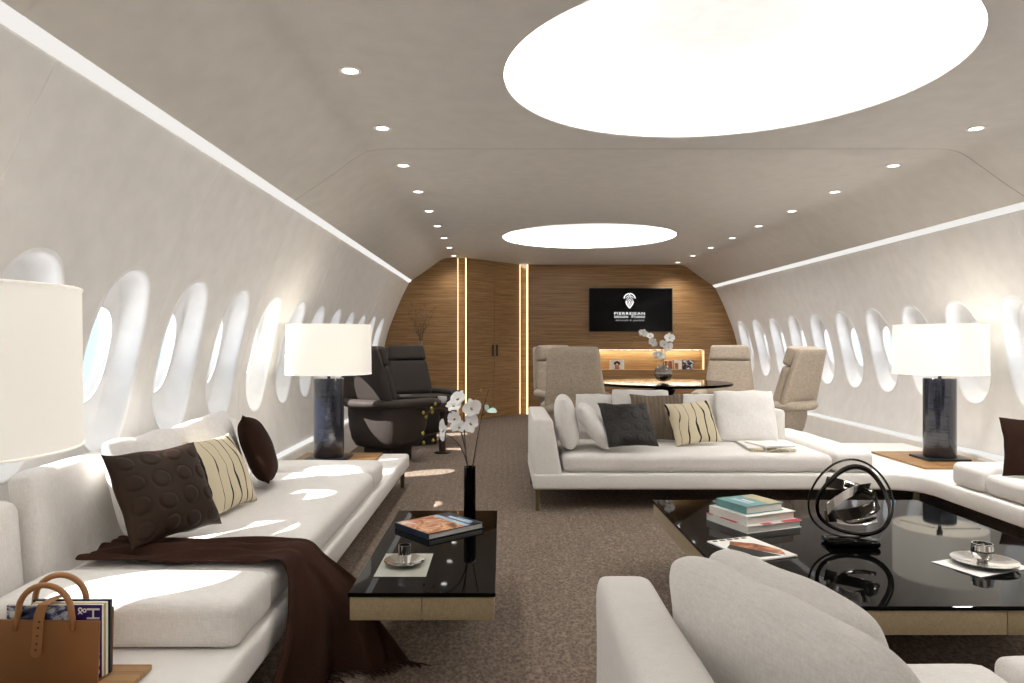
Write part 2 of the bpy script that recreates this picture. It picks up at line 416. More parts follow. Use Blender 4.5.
def build_wall(side, y0, y1, ys, name):
    bm = NB(); P = lambda y, z: Vector((CXC+side*off(z), y, z))
    ZA, ZB = .55, 1.53
    def quad_grid(ya, yb, za, zb, ny, nz):
        g = [[bm.verts.new(P(ya+(yb-ya)*i/ny, za+(zb-za)*j/nz)) for j in range(nz+1)] for i in range(ny+1)]
        for i in range(ny):
            for j in range(nz): bm.faces.new([g[i][j], g[i+1][j], g[i+1][j+1], g[i][j+1]])
    quad_grid(y0, y1, .30, ZA, 12, 6); quad_grid(y0, y1, ZB, 1.945, 12, 10)
    edges = [y0]
    for yc in ys:
        hole = [(yc+x*WA, WZ+z*WB) for x, z in HOLE]
        rings = radial_cell(hole, yc-WP/2, yc+WP/2, ZA, ZB, yc, WZ)
        rv = [[bm.verts.new(P(a, b)) for a, b in rg] for rg in rings]
        for a, b in zip(rv, rv[1:]):
            for i in range(64): j = (i+1) % 64; bm.faces.new([a[i], a[j], b[j], b[i]])
    if ys[0]-WP/2 > y0: quad_grid(y0, ys[0]-WP/2, ZA, ZB, 3, 24)
    if ys[-1]+WP/2 < y1: quad_grid(ys[-1]+WP/2, y1, ZA, ZB, 2, 24)
    for f in bm.faces:
        f.normal_update()
        if f.normal.x*side > 0: f.normal_flip()
    o = struct(name, bm, M['wall'], recalc=False, ang=3)
    me = o.data
    me.normals_split_custom_set_from_vertices([wnorm(side, v.co.z) for v in me.vertices])
    return o
YS_L = [3.06+WP*k for k in range(-4, 11)]
YS_R = [3.06+WP*k for k in range(-2, 13)]
build_wall(-1, -4.6, 10.30, YS_L, 'wall_left')
build_wall(1, -4.6, 11.06, YS_R, 'wall_right')
wn = 0
def window(side, yc):
    global wn; wn += 1
    bm = NB(); n = Vector((side, 0, .26)).normalized()
    loops = []
    for sb, sa, d in ((1.0, 1.0, 0), (.988, .98, -.004), (.974, .955, -.004), (.958, .93, .004), (.948, .915, .02), (.94, .905, .04), (.87, .82, .092), (.862, .81, .095), (.855, .80, .101), (.80, .77, .106), (.52, .70, .110), (.505, .68, .116), (.45, .60, .150)):
        loops.append([Vector((CXC+side*off(WZ+z*WB*sb), yc+x*WA*sa, WZ+z*WB*sb))+n*d for x, z in HOLE])
    loft(bm, loops, caps=False)
    c = Vector((CXC+side*off(WZ), yc, WZ))
    w = obj('window_%d' % wn, bm, M['reveal'], ang=2); w['kind'] = 'structure'
    pb = NB(); pb.faces.new([pb.verts.new(p) for p in loops[-1]]); obj('window_pane', pb, M['pane'], w)
    # panel bead between reveal and pane
    rb = NB(); tube(rb, [p-n*.003 for p in loops[-3]], .004, 6, True); obj('window_seal', rb, M['reveal'], w, ang=2)
for y in YS_L: window(-1, y)
for y in YS_R: window(1, y)

# floor
bm = NB(); box(bm, -1.9, 3.9, -4.65, 11.3, -.06, 0); struct('floor', bm, M['carpet'])

# ceiling with two dome holes, curved shoulders
DY = (3.19, 8.17, -1.79); DR = .972
SH = [(1.66, 2.30), (1.74, 2.297), (1.80, 2.285), (1.85, 2.262), (1.90, 2.228), (2.00, 2.155), (2.12, 2.07), (2.235, 1.995), (2.25, 1.985)]
bm = NB()
def ceil_grid(xs, y0, y1, ny):
    g = [[bm.verts.new((x, y0+(y1-y0)*j/ny, z)) for j in range(ny+1)] for x, z in xs]
    for i in range(len(xs)-1):
        for j in range(ny): bm.faces.new([g[i][j], g[i+1][j], g[i+1][j+1], g[i][j+1]])
for s in (-1, 1): ceil_grid([(CXC+s*a, z) for a, z in SH], -4.6, 11.06, 16)
fx0, fx1 = CXC-1.66, CXC+1.66
ceil_grid([(fx0, 2.3), (fx1, 2.3)], -4.6, DY[2]-1.2, 1); ceil_grid([(fx0, 2.3), (fx1, 2.3)], DY[2]+1.2, DY[0]-1.2, 1); ceil_grid([(fx0, 2.3), (fx1, 2.3)], DY[0]+1.2, DY[1]-1.2, 1); ceil_grid([(fx0, 2.3), (fx1, 2.3)], DY[1]+1.2, 11.06, 1)
for yc in DY:
    hole = [(CXC+DR*cos(2*pi*i/96), yc+DR*sin(2*pi*i/96)) for i in range(96)]
    rg = radial_cell(hole, fx0, fx1, yc-1.2, yc+1.2, CXC, yc, 2)
    rv = [[bm.verts.new((a, b, 2.3)) for a, b in r] for r in rg]
    for a, b in zip(rv, rv[1:]):
        for i in range(96): j = (i+1) % 96; bm.faces.new([a[i], a[j], b[j], b[i]])
bmesh.ops.remove_doubles(bm, verts=bm.verts[:], dist=1e-4)
for f in bm.faces:
    f.normal_update()
    if f.normal.z > 0: f.normal_flip()
struct('ceiling', bm, M['ceil'], recalc=False, ang=.9)
# luminous domes; the third is unseen, added to light the foreground
for yc, lb in zip(DY, ('large round luminous ceiling dome over the lounge sofas, nearer of two', 'round luminous ceiling dome over the dining table, farther of two', 'unseen luminous ceiling dome added behind the camera to light the foreground')):
    t = thing('dome_light', lb, 'ceiling light', (CXC, yc, 2.30), group='luminous ceiling domes')
    b = NB(); lathe(b, [(DR+.10, .004), (DR+.12, .06), (DR+.10, .10), (DR-.02, .14), (DR*.75, .19), (DR*.45, .225), (0, .24)], 96, cap=False); obj('dome_shell', b, M['dome'], t, ang=1)
    b = NB(); lathe(b, [(DR+.10, .004), (DR+.005, .004), (DR, 0), (DR, .012), (DR+.10, .012)], 96, cap=False); obj('rim', b, M['dome'], t)
    b = NB(); lathe(b, [(DR+.02, .018), (DR+.065, .03), (DR+.09, .06), (DR+.08, .09)], 96, cap=False); obj('light_ring', b, M['ring_e'], t, ang=1)

# cove strips, baseboards with light strip
def strip(name, side, y0, y1, prof, mat, lab=None, cat=None, kind='structure'):
    b = NB(); loft(b, [[(CXC+side*a, y, z) for a, z in prof] for y in (y0, y1)], closed=True, caps=True)
    o = obj(name, b, mat); o['kind'] = kind
    if lab: tag(o, lab, cat)
    return o
for side, y1, nm in ((-1, 10.14, 'left'), (1, 11.05, 'right')):
    o = strip('cove_light_strip', side, -4.6, y1, [(2.249, 1.983), (2.258, 1.972), (2.271, 1.957), (2.284, 1.9475), (2.30, 1.965), (2.27, 1.994)], M['cove_e'],
              'long thin glowing cove strip along the %s side above the windows' % nm, 'light strip', 'thing')
    strip('baseboard_%s' % nm, side, -4.6, y1, [(2.60, .262), (2.592, .268), (2.582, .262), (2.52, .0), (2.62, 0)], M['base'])
    strip('floor_light_strip', side, -4.6, y1, [(2.602, .268), (2.608, .29), (2.614, .297), (2.624, .297), (2.624, .262)], M['base_e'],
          'glowing light strip on top of the %s baseboard' % nm, 'light strip', 'thing')
# unseen backing added behind cove and wall foot to block light leaks
    tn0 = dict(left=90, right=92)[nm]
    strip('trim_%d' % tn0, side, -4.6, y1+.3, [(2.236, 2.004), (2.25, 2.012), (2.335, 1.99), (2.335, 1.90), (2.325, 1.90), (2.325, 1.985), (2.26, 2.003)], M['base'])
    strip('trim_%d' % (tn0+1), side, -4.6, y1+.3, [(2.66, .36), (2.67, .36), (2.67, -.01), (2.62, -.01), (2.62, -.004), (2.66, -.004)], M['base'])
# panel seams
tn = 0
def seam(side, y, zlist, w, mat, fn):
    global tn; tn += 1
    b = NB(); loft(b, [[fn(z, .002)+Vector((0, y-w, 0)), fn(z, -.0012)+Vector((0, y-w*.8, 0)), fn(z, -.002)+Vector((0, y, 0)), fn(z, -.0012)+Vector((0, y+w*.8, 0)), fn(z, .002)+Vector((0, y+w, 0))] for z in zlist], closed=False, caps=False)
    o = obj('trim_%d' % tn, b, mat, ang=3); o['kind'] = 'structure'
for side in (-1, 1):
    y = 3.38-WP*2
    while y < (10.1 if side < 0 else 11.0):
        seam(side, y, [1.943-.0549*i for i in range(31)], .0042, M['seam_l'], lambda z, d: Vector((CXC+side*(off(z)+d), 0, z)))
        y += 2*WP
for y in (1.90, 4.40, 6.92, 9.42):
    tn += 1; b = NB(); pl = [(-a, z) for a, z in SH[::-1]]+SH
    loft(b, [[(CXC+a*.9993, y-.0025, z-.0025), (CXC+a*.9993, y+.0025, z-.0025)] for a, z in pl], closed=False, caps=False)
    if y in (1.90, 6.92):   # under a dome: shoulders only
        b.free(); b = NB()
        for s in (-1, 1): loft(b, [[(CXC+s*a*.9993, y-.003, z-.0025), (CXC+s*a*.9993, y+.003, z-.0025)] for a, z in SH], closed=False, caps=False)
    o = obj('trim_%d' % tn, b, M['seam_d'] if y == 4.40 else M['ceil'], ang=3); o['kind'] = 'structure'

# downlights
dl = None; DOWN = []
POSD = [(-.66, 3.13+.843*i) for i in range(9)]+[(2.62, 3.98+.843*i) for i in range(9)]
for (x, y) in POSD:
    row = 'left' if x < 0 else 'right'; idx = (POSD.index((x, y)) % 9)
    ordn = ['nearest', 'second', 'third', 'fourth', 'fifth', 'sixth', 'seventh', 'eighth', 'farthest'][idx]
    lb = 'small round recessed downlight, %s of the %s ceiling row' % (ordn, row)
    if dl is None:
        dl = thing('downlight', lb, 'downlight', (x, y, 2.30), group='recessed ceiling downlights')
        b = NB(); lathe(b, [(.050, -.001), (.050, -.005), (.036, -.006), (.034, -.001)], 24, cap=False); obj('bezel', b, M['seam_l'], dl)
        b = NB(); lathe(b, [(.0345, -.002), (0, -.002)], 24, cap=False); obj('lens', b, M['spot_e'], dl)
    else: dup(dl, (x, y, 2.30), 0, lb)
    DOWN.append((x, y))
for x, y in DOWN+[(-.66, 3.13-.843*i) for i in range(1, 8)]+[(2.62, 3.98-.843*i) for i in range(1, 9)]:   # unseen beams continue the rows out of frame, added to light the foreground
    li = bpy.data.lights.new('downlight_beam', 'SPOT'); li.energy = (13 if x < 0 else 34) if y > 3.2 else (44 if x > 0 and y > 1.2 else 9); li.spot_size = R(130); li.spot_blend = .9; li.shadow_soft_size = .05; li.color = (1, .975, .94)
    lo = bpy.data.objects.new('downlight_beam', li); COL.objects.link(lo); lo.location = (x, y, 2.285)

# ------------------------------------------------------------------ far wall
def profile_side(side, top=True):
    pts = [(CXC+side*a, z) for a, z in SH]+[(CXC+side*off(z), z) for z in [1.96-.083*i for i in range(21)]]+[(CXC+side*2.60, .262), (CXC+side*2.52, 0)]
    return pts
def flat_wall(name, loops_xz, y, holes=(), mat='wood'):
    b = NB(); es = []
    for lp in [loops_xz]+list(holes):
        vs = [b.verts.new((x, y, z)) for x, z in lp]
        es += [b.edges.new((vs[i], vs[(i+1) % len(vs)])) for i in range(len(vs))]
    bmesh.ops.triangle_fill(b, edges=es, use_beauty=True)
    return b
YL, YF = 10.14, 11.05
b = flat_wall('w', [(-.63, 0), (-.63, 2.3)]+profile_side(-1), YL); struct('wall_front_left', b, M['wood'])
hole = [(.84, .686), (3.11, .686), (3.11, .993), (.84, .993)]
b = flat_wall('w', [(.40, 0), (.40, 2.3)]+profile_side(1), YF, [hole])
for (p, q) in zip(hole, hole[1:]+hole[:1]):
    b.faces.new([b.verts.new((p[0], YF, p[1])), b.verts.new((q[0], YF, q[1])), b.verts.new((q[0], YF+.24, q[1])), b.verts.new((p[0], YF+.24, p[1]))])
b.faces.new([b.verts.new((x, YF+.24, z)) for x, z in hole])
struct('wall_front_right', b, M['wood'])
# two lit channels
def channel(x0, x1, y, name):
    b = NB(); d = .05
    for q in ([(x0, y, 0), (x0, y+d, 0), (x0, y+d, 2.3), (x0, y, 2.3)], [(x1, y, 0), (x1, y+d, 0), (x1, y+d, 2.3), (x1, y, 2.3)], [(x0, y+d, 0), (x1, y+d, 0), (x1, y+d, 2.3), (x0, y+d, 2.3)]):
        b.faces.new([b.verts.new(p) for p in q])
    struct(name, b, M['wood'])
channel(-.63, -.495, YL, 'wall_front_recess'); channel(.27, .40, YF, 'wall_front_groove')
def led(x0, x1, y0, y1, z0, z1, lb, m='led_e'):
    b = NB(); box(b, x0, x1, y0, y1, z0, z1, .002); tag(obj('led_strip', b, M[m]), lb, 'light strip')
led(-.516, -.497, YL+.012, YL+.03, .005, 2.295, 'bright vertical warm light strip at the left edge of the double door')
led(-.628, -.616, YL+.012, YL+.03, .005, 2.295, 'dimmer vertical warm light strip left of the door recess', 'led_soft')
led(.380, .398, YF+.012, YF+.03, .005, 2.295, 'bright vertical warm light strip at the right side of the double door recess')
led(.272, .284, YF+.012, YF+.03, .005, 2.295, 'soft vertical warm light strip touching the right door edge', 'led_soft')
led(.86, 3.10, YF+.14, YF+.20, .9922, .9928, 'horizontal warm light strip under the top of the wall niche', 'led_hid')
led(3.088, 3.108, YF+.02, YF+.04, .69, .975, 'short vertical warm light strip at the right end of the wall niche', 'led_soft')
# door between the channels (angled)
ang = atan2(YF-.02-YL, .27+.495); L = sqrt((YF-.02-YL)**2+(.27+.495)**2)
door = thing('door_1', None, None, (-.495, YL, 0), ang); door['kind'] = 'structure'
for i in range(2):
    b = NB(); x0 = .003+i*(L/2); x1 = x0+L/2-.006
    box(b, x0, x1, 0, .045, .004, 2.298, .002, 1); lf = obj('door_leaf', b, M['wood'], door)
    xc = L/2-.062 if i == 0 else L/2+.027
    b = NB(); box(b, xc, xc+.035, -.022, -.012, .905, 1.075, .004); box(b, xc+.012, xc+.023, -.0125, .001, .92, .94); box(b, xc+.012, xc+.023, -.0125, .001, 1.04, 1.06)
    obj('door_handle', b, M['black'], lf)
b = NB(); box(b, CXC-2.75, CXC+2.75, -4.66, -4.6, 0, 2.35); struct('wall_back', b, M['wall'])

# ------------------------------------------------------------------ television
tv = thing('television', 'black wall television showing a white logo on the wood wall', 'television', (1.97, YF, 1.605))
b = NB(); box(b, -.64, .64, -.045, -.003, -.335, .335, .006); obj('frame', b, M['black'], tv)
b = NB(); box(b, -.628, .628, -.0475, -.0455, -.323, .323); scr = obj('screen', b, M['screen'], tv)
RX = (pi/2, 0, 0)
text_mesh('PIERREJEAN', .058, M['logo_e'], (-.02, -.0485, -.076), RX, scr, fit=.465, space=1.2)
text_mesh('DESIGN', .046, M['logo_e'], (-.255, -.0485, -.124), RX, scr, align='LEFT', fit=.205, space=1.15)
text_mesh('STUDIO', .046, M['logo_e'], (.215, -.0485, -.124), RX, scr, align='RIGHT', fit=.205, space=1.15)
text_mesh('Aircraft', .036, M['logo_g'], (-.235, -.0485, -.172), RX, scr, align='LEFT', fit=.20, space=1.1)
text_mesh('&', .036, M['logo_g'], (-.005, -.0485, -.172), RX, scr)
text_mesh('yachts', .036, M['logo_g'], (.205, -.0485, -.172), RX, scr, align='RIGHT', fit=.17, space=1.1)
b = NB(); yy = -.0485
def em(pts, r=.006):
    tube(b, [(x, yy, z) for x, z in pts], r, 6)
for s in (1, -1):
    em([(s*.105*cos(a), .14+.10*sin(a)) for a in [R(5+i*9) for i in range(10)]], .009)
    em([(s*.07*cos(a)+s*.004, .135+.06*sin(a)) for a in [R(20+i*8) for i in range(8)]], .005)
    em([(0, .235), (s*.012, .20), (s*.012, .17), (s*.055, .125)], .005)
    em([(s*.058, .11), (s*.066, .075), (s*.05, .035), (s*.02, .0), (0, -.03)], .010)
    em([(0, .14), (s*.03, .10), (s*.034, .07), (s*.018, .04), (0, .02)], .006)
em([(0, .10), (0, .05)], .010)
lg = obj('emblem', b, M['logo_e'], scr); lg.location = (-.02, -.0085, .05); lg.scale = (.82, .82, .82)
b = NB()
for (x0, x1, z0, z1) in ((1.22, 2.73, 1.203, 1.206), (1.22, 2.73, 2.005, 2.008), (1.22, 1.223, 1.203, 2.008), (2.727, 2.73, 1.203, 2.008)): box(b, x0, x1, YF-.0015, YF+.001, z0, z1)
tn += 1; o = obj('trim_%d' % tn, b, M['seam_d']); o['kind'] = 'structure'

# niche photo frames and books
def frame_thing(name, lb, cat, x, w, h, mats, pat):
    t = thing(name, lb, cat, (x, YF+.10, .687), group='framed pictures in the wall niche'); 
    b = NB(); box(b, -w/2, w/2, 0, .012, 0, h, .002); box(b, -.01, .01, .012, .06, .0, .02); f = obj('backing', b, M[mats[0]], t)
    b = NB(); box(b, -w/2+.006, w/2-.006, -.002, 0, .006, h-.006); obj('print', b, M[mats[1]], t)
    if pat == 'portrait':
        b = NB(); tube(b, [(0, -.003, .03), (0, -.003, .075)], .028, 12, flat=(.034, .004, (1, 0, 0))); obj('face', b, M['skin'], t)
        b = NB(); tube(b, [(-.034, -.005, .075), (-.03, -.005, .10), (0, -.005, .114), (.03, -.005, .10), (.034, -.005, .075)], .018, 8, flat=(.003, .02, (0, 1, 0))); obj('hair', b, M['blackp'], t)
        b = NB(); box(b, -.035, .035, -.006, -.002, .007, .03, .002); obj('collar', b, M['cloth_r'], t)
        for xa in (-.09, .052):
            b = NB(); box(b, xa, xa+.038, -.004, -.002, .115, .125); obj('caption', b, M['gold'], t)
    if pat == 'half':
        b = NB(); box(b, -w/2+.006, 0, -.004, -.002, .006, h*.7); obj('figure', b, M['rust'], t)
    t.rotation_euler = (R(-4), 0, 0)
frame_thing('picture_frame', 'white framed portrait in the niche under the television', 'picture', 1.782, .222, .146, ('paper', 'paper'), 'portrait')
frame_thing('picture_frame', 'small colourful picture at the left of the niche beside the chair back', 'picture', 1.43, .14, .15, ('paper', 'bluep'), 'half')
frame_thing('picture_frame', 'brown and white picture in the niche just right of the globe vase', 'picture', 2.58, .13, .14, ('paper', 'rust'), '')
frame_thing('picture_frame', 'narrow white picture with a red figure, between two others in the niche', 'picture', 2.73, .11, .142, ('paper', 'paper'), 'half')
frame_thing('picture_frame', 'black and white patterned picture at the right of the niche', 'picture', 2.885, .17, .146, ('blackp', 'bwp'), '')

# ------------------------------------------------------------------ sofas
def leg(x, y, h, parent, w=.028):
    b = NB(); box(b, x-w/2, x+w/2, y-w/2, y+w/2, .001, h, .002, 1); obj('leg', b, M['bronze'], parent)
def part(name, parent, fn, mat, ang=.9):
    b = NB(); fn(b); return obj(name, b, M[mat], parent, ang=ang)
PZ0, PZ1, SZ, EZ = .142, .25, .372, .388
# left sofa along the window wall
ls = thing('sofa', 'long cream sofa along the left windows with brown blanket and low platform', 'sofa')
part('platform', ls, lambda b: prism(b, [(-1.52, .75), (-.72, .75), (-.72, 5.60), (-1.52, 5.60)], PZ0, PZ1, .022), 'frame')
part('seat_cushion', ls, lambda b: cushion(b, -1.44, -.735, 2.325, 4.14, PZ1+.003, SZ, .04, .012, 22), 'sofa')
part('end_cushion', ls, lambda b: cushion(b, -1.46, -.735, 2.015, 2.32, PZ1+.003, EZ, .035, .008, 14, seed=2), 'sofa')
part('end_cushion', ls, lambda b: cushion(b, -1.46, -.735, 4.145, 4.46, PZ1+.003, EZ, .035, .008, 14, seed=3), 'sofa')
def leanblock(b, y0, y1, xb, xt, th, z0, z1, r=.035):
    """backrest slab leaning towards the wall"""
    t = NB(); cushion(t, -th/2, th/2, y0, y1, z0, z1, r, .006, 14)
    for v in t.verts: v.co.x += xb-th/2+(xt-xb)*(v.co.z-z0)/(z1-z0)
    join(b, t)
part('backrest', ls, lambda b: leanblock(b, 2.31, 4.12, -1.45, -1.505, .105, PZ1+.003, .692), 'sofa')
part('end_backrest', ls, lambda b: leanblock(b, 1.96, 2.295, -1.50, -1.53, .09, PZ1+.003, .615), 'sofa')
for x, y in ((-.76, .85), (-.76, 5.50), (-1.46, 5.50), (-1.46, .85), (-1.30, 3.2)): leg(x, y, PZ0+.004, ls)

# L-shaped sofa: centre branch, corner, right branch
cs = thing('corner_sofa', 'cream L shaped sofa facing the large black table, turning along right windows', 'sofa')
corner = [(2.72-.20+.20*sin(a), 4.74-.20+.20*cos(a)) for a in [R(i*15) for i in range(7)]]
corner = [(2.52+.10+.10*0, 4.74)] if False else [(2.50, 4.74), (2.58, 4.725), (2.65, 4.69), (2.70, 4.63), (2.72, 4.55)]
part('platform', cs, lambda b: prism(b, [(.205, 4.74)]+corner+[(2.72, .9), (3.45, .9), (3.45, 6.18), (2.19, 6.18), (2.19, 5.72), (.205, 5.72)], PZ0, PZ1, .018), 'frame')
def arm(b, x0, x1, xb, y0, y1, z1):
    lo = [(x0, y0), (xb, y0), (xb, y1), (x0, y1)]; t = NB()
    a = [t.verts.new((x, y, PZ1-.02)) for x, y in lo]; c = [t.verts.new((x, y, z1)) for x, y in [(x0, y0+.03), (x1, y0+.03), (x1, y1), (x0, y1)]]
    t.faces.new(a[::-1]); t.faces.new(c)
    for i in range(4): t.faces.new([a[i], a[(i+1) % 4], c[(i+1) % 4], c[i]])
    bmesh.ops.bevel(t, geom=t.edges[:], offset=.02, segments=4, affect='EDGES', profile=.5); join(b, t)
part('armrest', cs, lambda b: arm(b, .207, .335, .40, 4.743, 5.72, .605), 'frame')
part('seat_cushion', cs, lambda b: cushion(b, .405, 2.19, 4.75, 5.52, PZ1+.003, SZ, .04, .012, 22, seed=4), 'sofa')
part('end_cushion', cs, lambda b: cushion(b, 2.197, 2.46, 4.75, 6.12, PZ1+.003, EZ, .035, .008, 18, seed=5), 'sofa')
part('backrest', cs, lambda b: cushion(b, .42, 2.185, 5.535, 5.70, PZ1+.003, .60, .035, .0, 14, seed=6), 'sofa')
part('right_end_cushion', cs, lambda b: cushion(b, 2.735, 3.33, 4.10, 4.39, PZ1+.003, EZ, .035, .008, 14, seed=7), 'sofa')
part('right_seat_cushion', cs, lambda b: cushion(b, 2.735, 3.28, 1.6, 4.095, PZ1+.003, SZ, .04, .012, 22, seed=8), 'sofa')
part('right_backrest', cs, lambda b: cushion(b, 3.295, 3.42, 1.6, 4.09, PZ1+.003, .60, .035, .0, 12, seed=9), 'sofa')
for x, y in ((.235, 4.77), (.235, 5.66), (2.68, 4.66), (2.76, 1.0), (3.40, 1.0), (3.40, 6.1), (2.25, 6.1), (1.3, 5.5)): leg(x, y, PZ0+.004, cs)

# near sofa seen from behind its arm
fs = thing('sofa', 'cream sofa in the foreground with two big cushions, seen over its armrest', 'sofa')
part('platform', fs, lambda b: prism(b, [(.205, .62), (1.95, .62), (1.95, 1.70), (.205, 1.70)], PZ0, PZ1, .018), 'frame')
part('armrest', fs, lambda b: cushion(b, .207, .335, .62, 1.625, PZ1-.01, .602, .03, .004, 12, seed=11), 'frame')
part('seat_cushion', fs, lambda b: cushion(b, .345, 1.135, .82, 1.695, PZ1+.003, SZ, .04, .012, 18, seed=12), 'sofa')
part('end_cushion', fs, lambda b: cushion(b, 1.142, 1.42, .82, 1.695, PZ1+.003, .392, .035, .008, 14, seed=13), 'sofa')
part('backrest', fs, lambda b: cushion(b, .345, 1.42, .63, .80, PZ1+.003, .56, .035, 0, 10, seed=14), 'sofa')
for x, y in ((.235, .66), (.235, 1.65), (1.9, .66), (1.9, 1.65)): leg(x, y, PZ0+.004, fs)

# ------------------------------------------------------------------ pillows
P_ = {}
P_['A'] = pillow('pillow', 'white pillow behind the brown leather one on the left sofa back', .56, .36, .13, M['white'], (-1.385, 2.88, .575), 86, 15, 0, 'soft', seed=1)
P_['B'] = pillow('pillow', 'white pillow behind the striped one, against the left sofa back', .54, .38, .13, M['white'], (-1.385, 3.42, .580), 86, 15, 3, 'soft', seed=2)
P_['L1'] = pillow('pillow', 'dark brown leather pillow embossed with circles on the left sofa', .43, .34, .11, M['leath'], (-1.215, 2.60, .550), 72, 25, -2, 'disc', seed=3)
P_['L2'] = pillow('pillow', 'cream pillow with wavy black stripes on the left sofa', .41, .34, .12, M['stripe'], (-1.225, 3.15, .545), 86, 25, -2, seed=4)
P_['L3'] = pillow('pillow', 'plain dark brown pillow behind the striped one on the left sofa', .38, .36, .15, M['dbrown'], (-1.24, 3.66, .555), 108, 20, -8, seed=5)
P_['M1'] = pillow('pillow', 'white pillow upright against the armrest of the centre sofa', .50, .36, .16, M['white'], (.45, 5.06, .565), 86, 10, 0, 'soft', seed=6)
P_['M2'] = pillow('pillow', 'white pillow slanting between armrest pillow and black leather pillow', .42, .35, .14, M['white'], (.62, 5.02, .535), 84, 36, 0, 'soft', seed=7)
P_['M3'] = pillow('pillow', 'black leather pillow embossed with circles on the centre sofa', .37, .345, .10, M['bleath'], (.80, 5.10, .530), 16, 36, -1, 'disc', seed=8)
P_['M4'] = pillow('pillow', 'taupe ribbed pillow between black leather and striped pillows', .41, .37, .09, M['taupe'], (1.165, 5.36, .540), 0, 24, 0, 'rib', seed=9)
P_['M5'] = pillow('pillow', 'cream pillow with black stripes on the centre sofa', .36, .325, .11, M['stripe'], (1.365, 5.15, .530), 12, 28, 4, seed=10)
P_['M6'] = pillow('pillow', 'large white square pillow at the right end of the centre sofa', .45, .40, .12, M['white'], (1.82, 5.40, .555), -4, 24, 0, 'soft', seed=11)
P_['M8'] = pillow('pillow', 'white pillow standing behind the ribbed one on the centre sofa', .44, .33, .07, M['white'], (1.05, 5.51, .545), 0, 4, -1, 'soft', seed=12)
P_['M7'] = pillow('pillow', 'white pillow half hidden behind the striped pillow of the centre sofa', .36, .30, .07, M['white'], (1.52, 5.50, .53), 0, 4, 0, 'soft', seed=13)
P_['M9'] = pillow('pillow', 'white pillow behind the black leather one, at the back of the sofa', .28, .30, .07, M['white'], (.70, 5.50, .53), 0, 5, 0, 'soft', seed=14)
P_['R1'] = pillow('pillow', 'dark brown pillow cut by the right edge, on the right sofa', .45, .34, .12, M['dbrown'], (2.985, 3.92, .505), -28, 24, 0, seed=15)
P_['F1'] = pillow('pillow', 'big cream cushion leaning on the foreground armrest', .60, .34, .145, M['sofa'], (.465, 1.19, .525), 108, 12, 0, 'round', seed=16)
P_['F2'] = pillow('pillow', 'puffy cream cushion in front of the big one on the foreground sofa', .48, .30, .15, M['sofa'], (.57, 1.40, .52), 106, 18, 0, 'round', seed=17)
from mathutils.bvhtree import BVHTree
def bvh_of(objs):
    vs, ps = [], []
    for o in objs:
        k = len(vs); mw = o.matrix_world if o.parent is None else o.parent.matrix_world @ o.matrix_local
        vs += [mw @ v.co for v in o.data.vertices]; ps += [[k+i for i in p.vertices] for p in o.data.polygons]
    return BVHTree.FromPolygons(vs, ps)
def settle(o, others, d, step=.003, most=30):
    """slide o along d until it no longer cuts into the others"""
    t = bvh_of(others); d = Vector(d)
    for i in range(most):
        if not bvh_of([o]).overlap(t): return
        o.matrix_world.translation = o.matrix_world.translation+d*step
    print('SETTLE gave up', o['label'])
bpy.context.view_layer.update()
def mesh_kids(t): return [c for c in t.children if c.type == 'MESH']
fwd = lambda o: (-(o.matrix_world.to_3x3() @ Vector((0, 1, 0)))*Vector((1, 1, 0))+Vector((0, 0, .10))).normalized()
for grp, sofa_ in ((('A', 'B', 'L1', 'L2', 'L3'), ls), (('M9', 'M8', 'M7', 'M6', 'M4', 'M1', 'M2', 'M5', 'M3'), cs), (('R1',), cs), (('F1', 'F2'), fs)):
    done = []
    for k in grp:
        o = P_[k]; kids = mesh_kids(sofa_)
        for rnd in range(3):
            settle(o, kids, (0, 0, 1), .003, 14) if rnd == 0 else settle(o, kids, fwd(o), .004, 25)
            if done: settle(o, done, fwd(o), .004, 40)
        done.append(o)

# ------------------------------------------------------------------ side boards and lamps
def board(x0, x1, y0, y1, lb):
    b = NB(); box(b, x0, x1, y0, y1, PZ1+.002, PZ1+.017, .003); tag(obj('wooden_tray', b, M['board']), lb, 'tray')
board(-1.50, -.915, 4.90, 5.53, 'square wooden tray under the lamp at the far end of left sofa')
board(2.87, 3.44, 4.89, 5.60, 'square wooden tray under the lamp on the sofa corner')
board(-1.50, -.925, 1.15, 1.905, 'wooden tray under the tan leather bag at the lower left')
def lamp(loc, lb):
    t = thing('table_lamp', lb, 'table lamp', loc, group='black column lamps with white drum shades')
    b = NB(); box(b, -.15, .15, -.13, .13, 0, .014, .003); obj('foot', b, M['black'], t)
    b = NB(); lathe(b, [(.106, .014), (.108, .02), (.108, .582), (.102, .588), (0, .588)], 48); obj('column', b, M['glaze'], t)
    b = NB(); lathe(b, [(.012, .588), (.012, .64), (.02, .645), (.02, .69), (0, .69)], 16); 
    for a in (0, 2.09, 4.19): tube(b, [(.012*cos(a), .012*sin(a), .635), (.300*cos(a), .300*sin(a), .635)], .003, 6)
    obj('stem', b, M['dchrome'], t)
    b = NB(); lathe(b, [(.306, .615), (.302, .972), (.298, .972), (.302, .615), (.306, .615)], 64, cap=False); sh = obj('lamp_shade', b, M['shade_e'], t)
    b = NB(); 
    b.free()
    for r, z in ((.306, .617), (.302, .971)):
        b = NB(); tube(b, [(r*cos(2*pi*i/64), r*sin(2*pi*i/64), z) for i in range(64)], .003, 6, True); obj('hem', b, M['shade_e'], sh, ang=2)
    b = NB(); lathe(b, [(0, .69), (.02, .70), (.034, .74), (.03, .775), (0, .795)], 20); obj('bulb', b, M['bulb_e'], t)
    return t
M['bulb_e'] = emit('bulb_glow', (1, .95, .87, 1), 5)
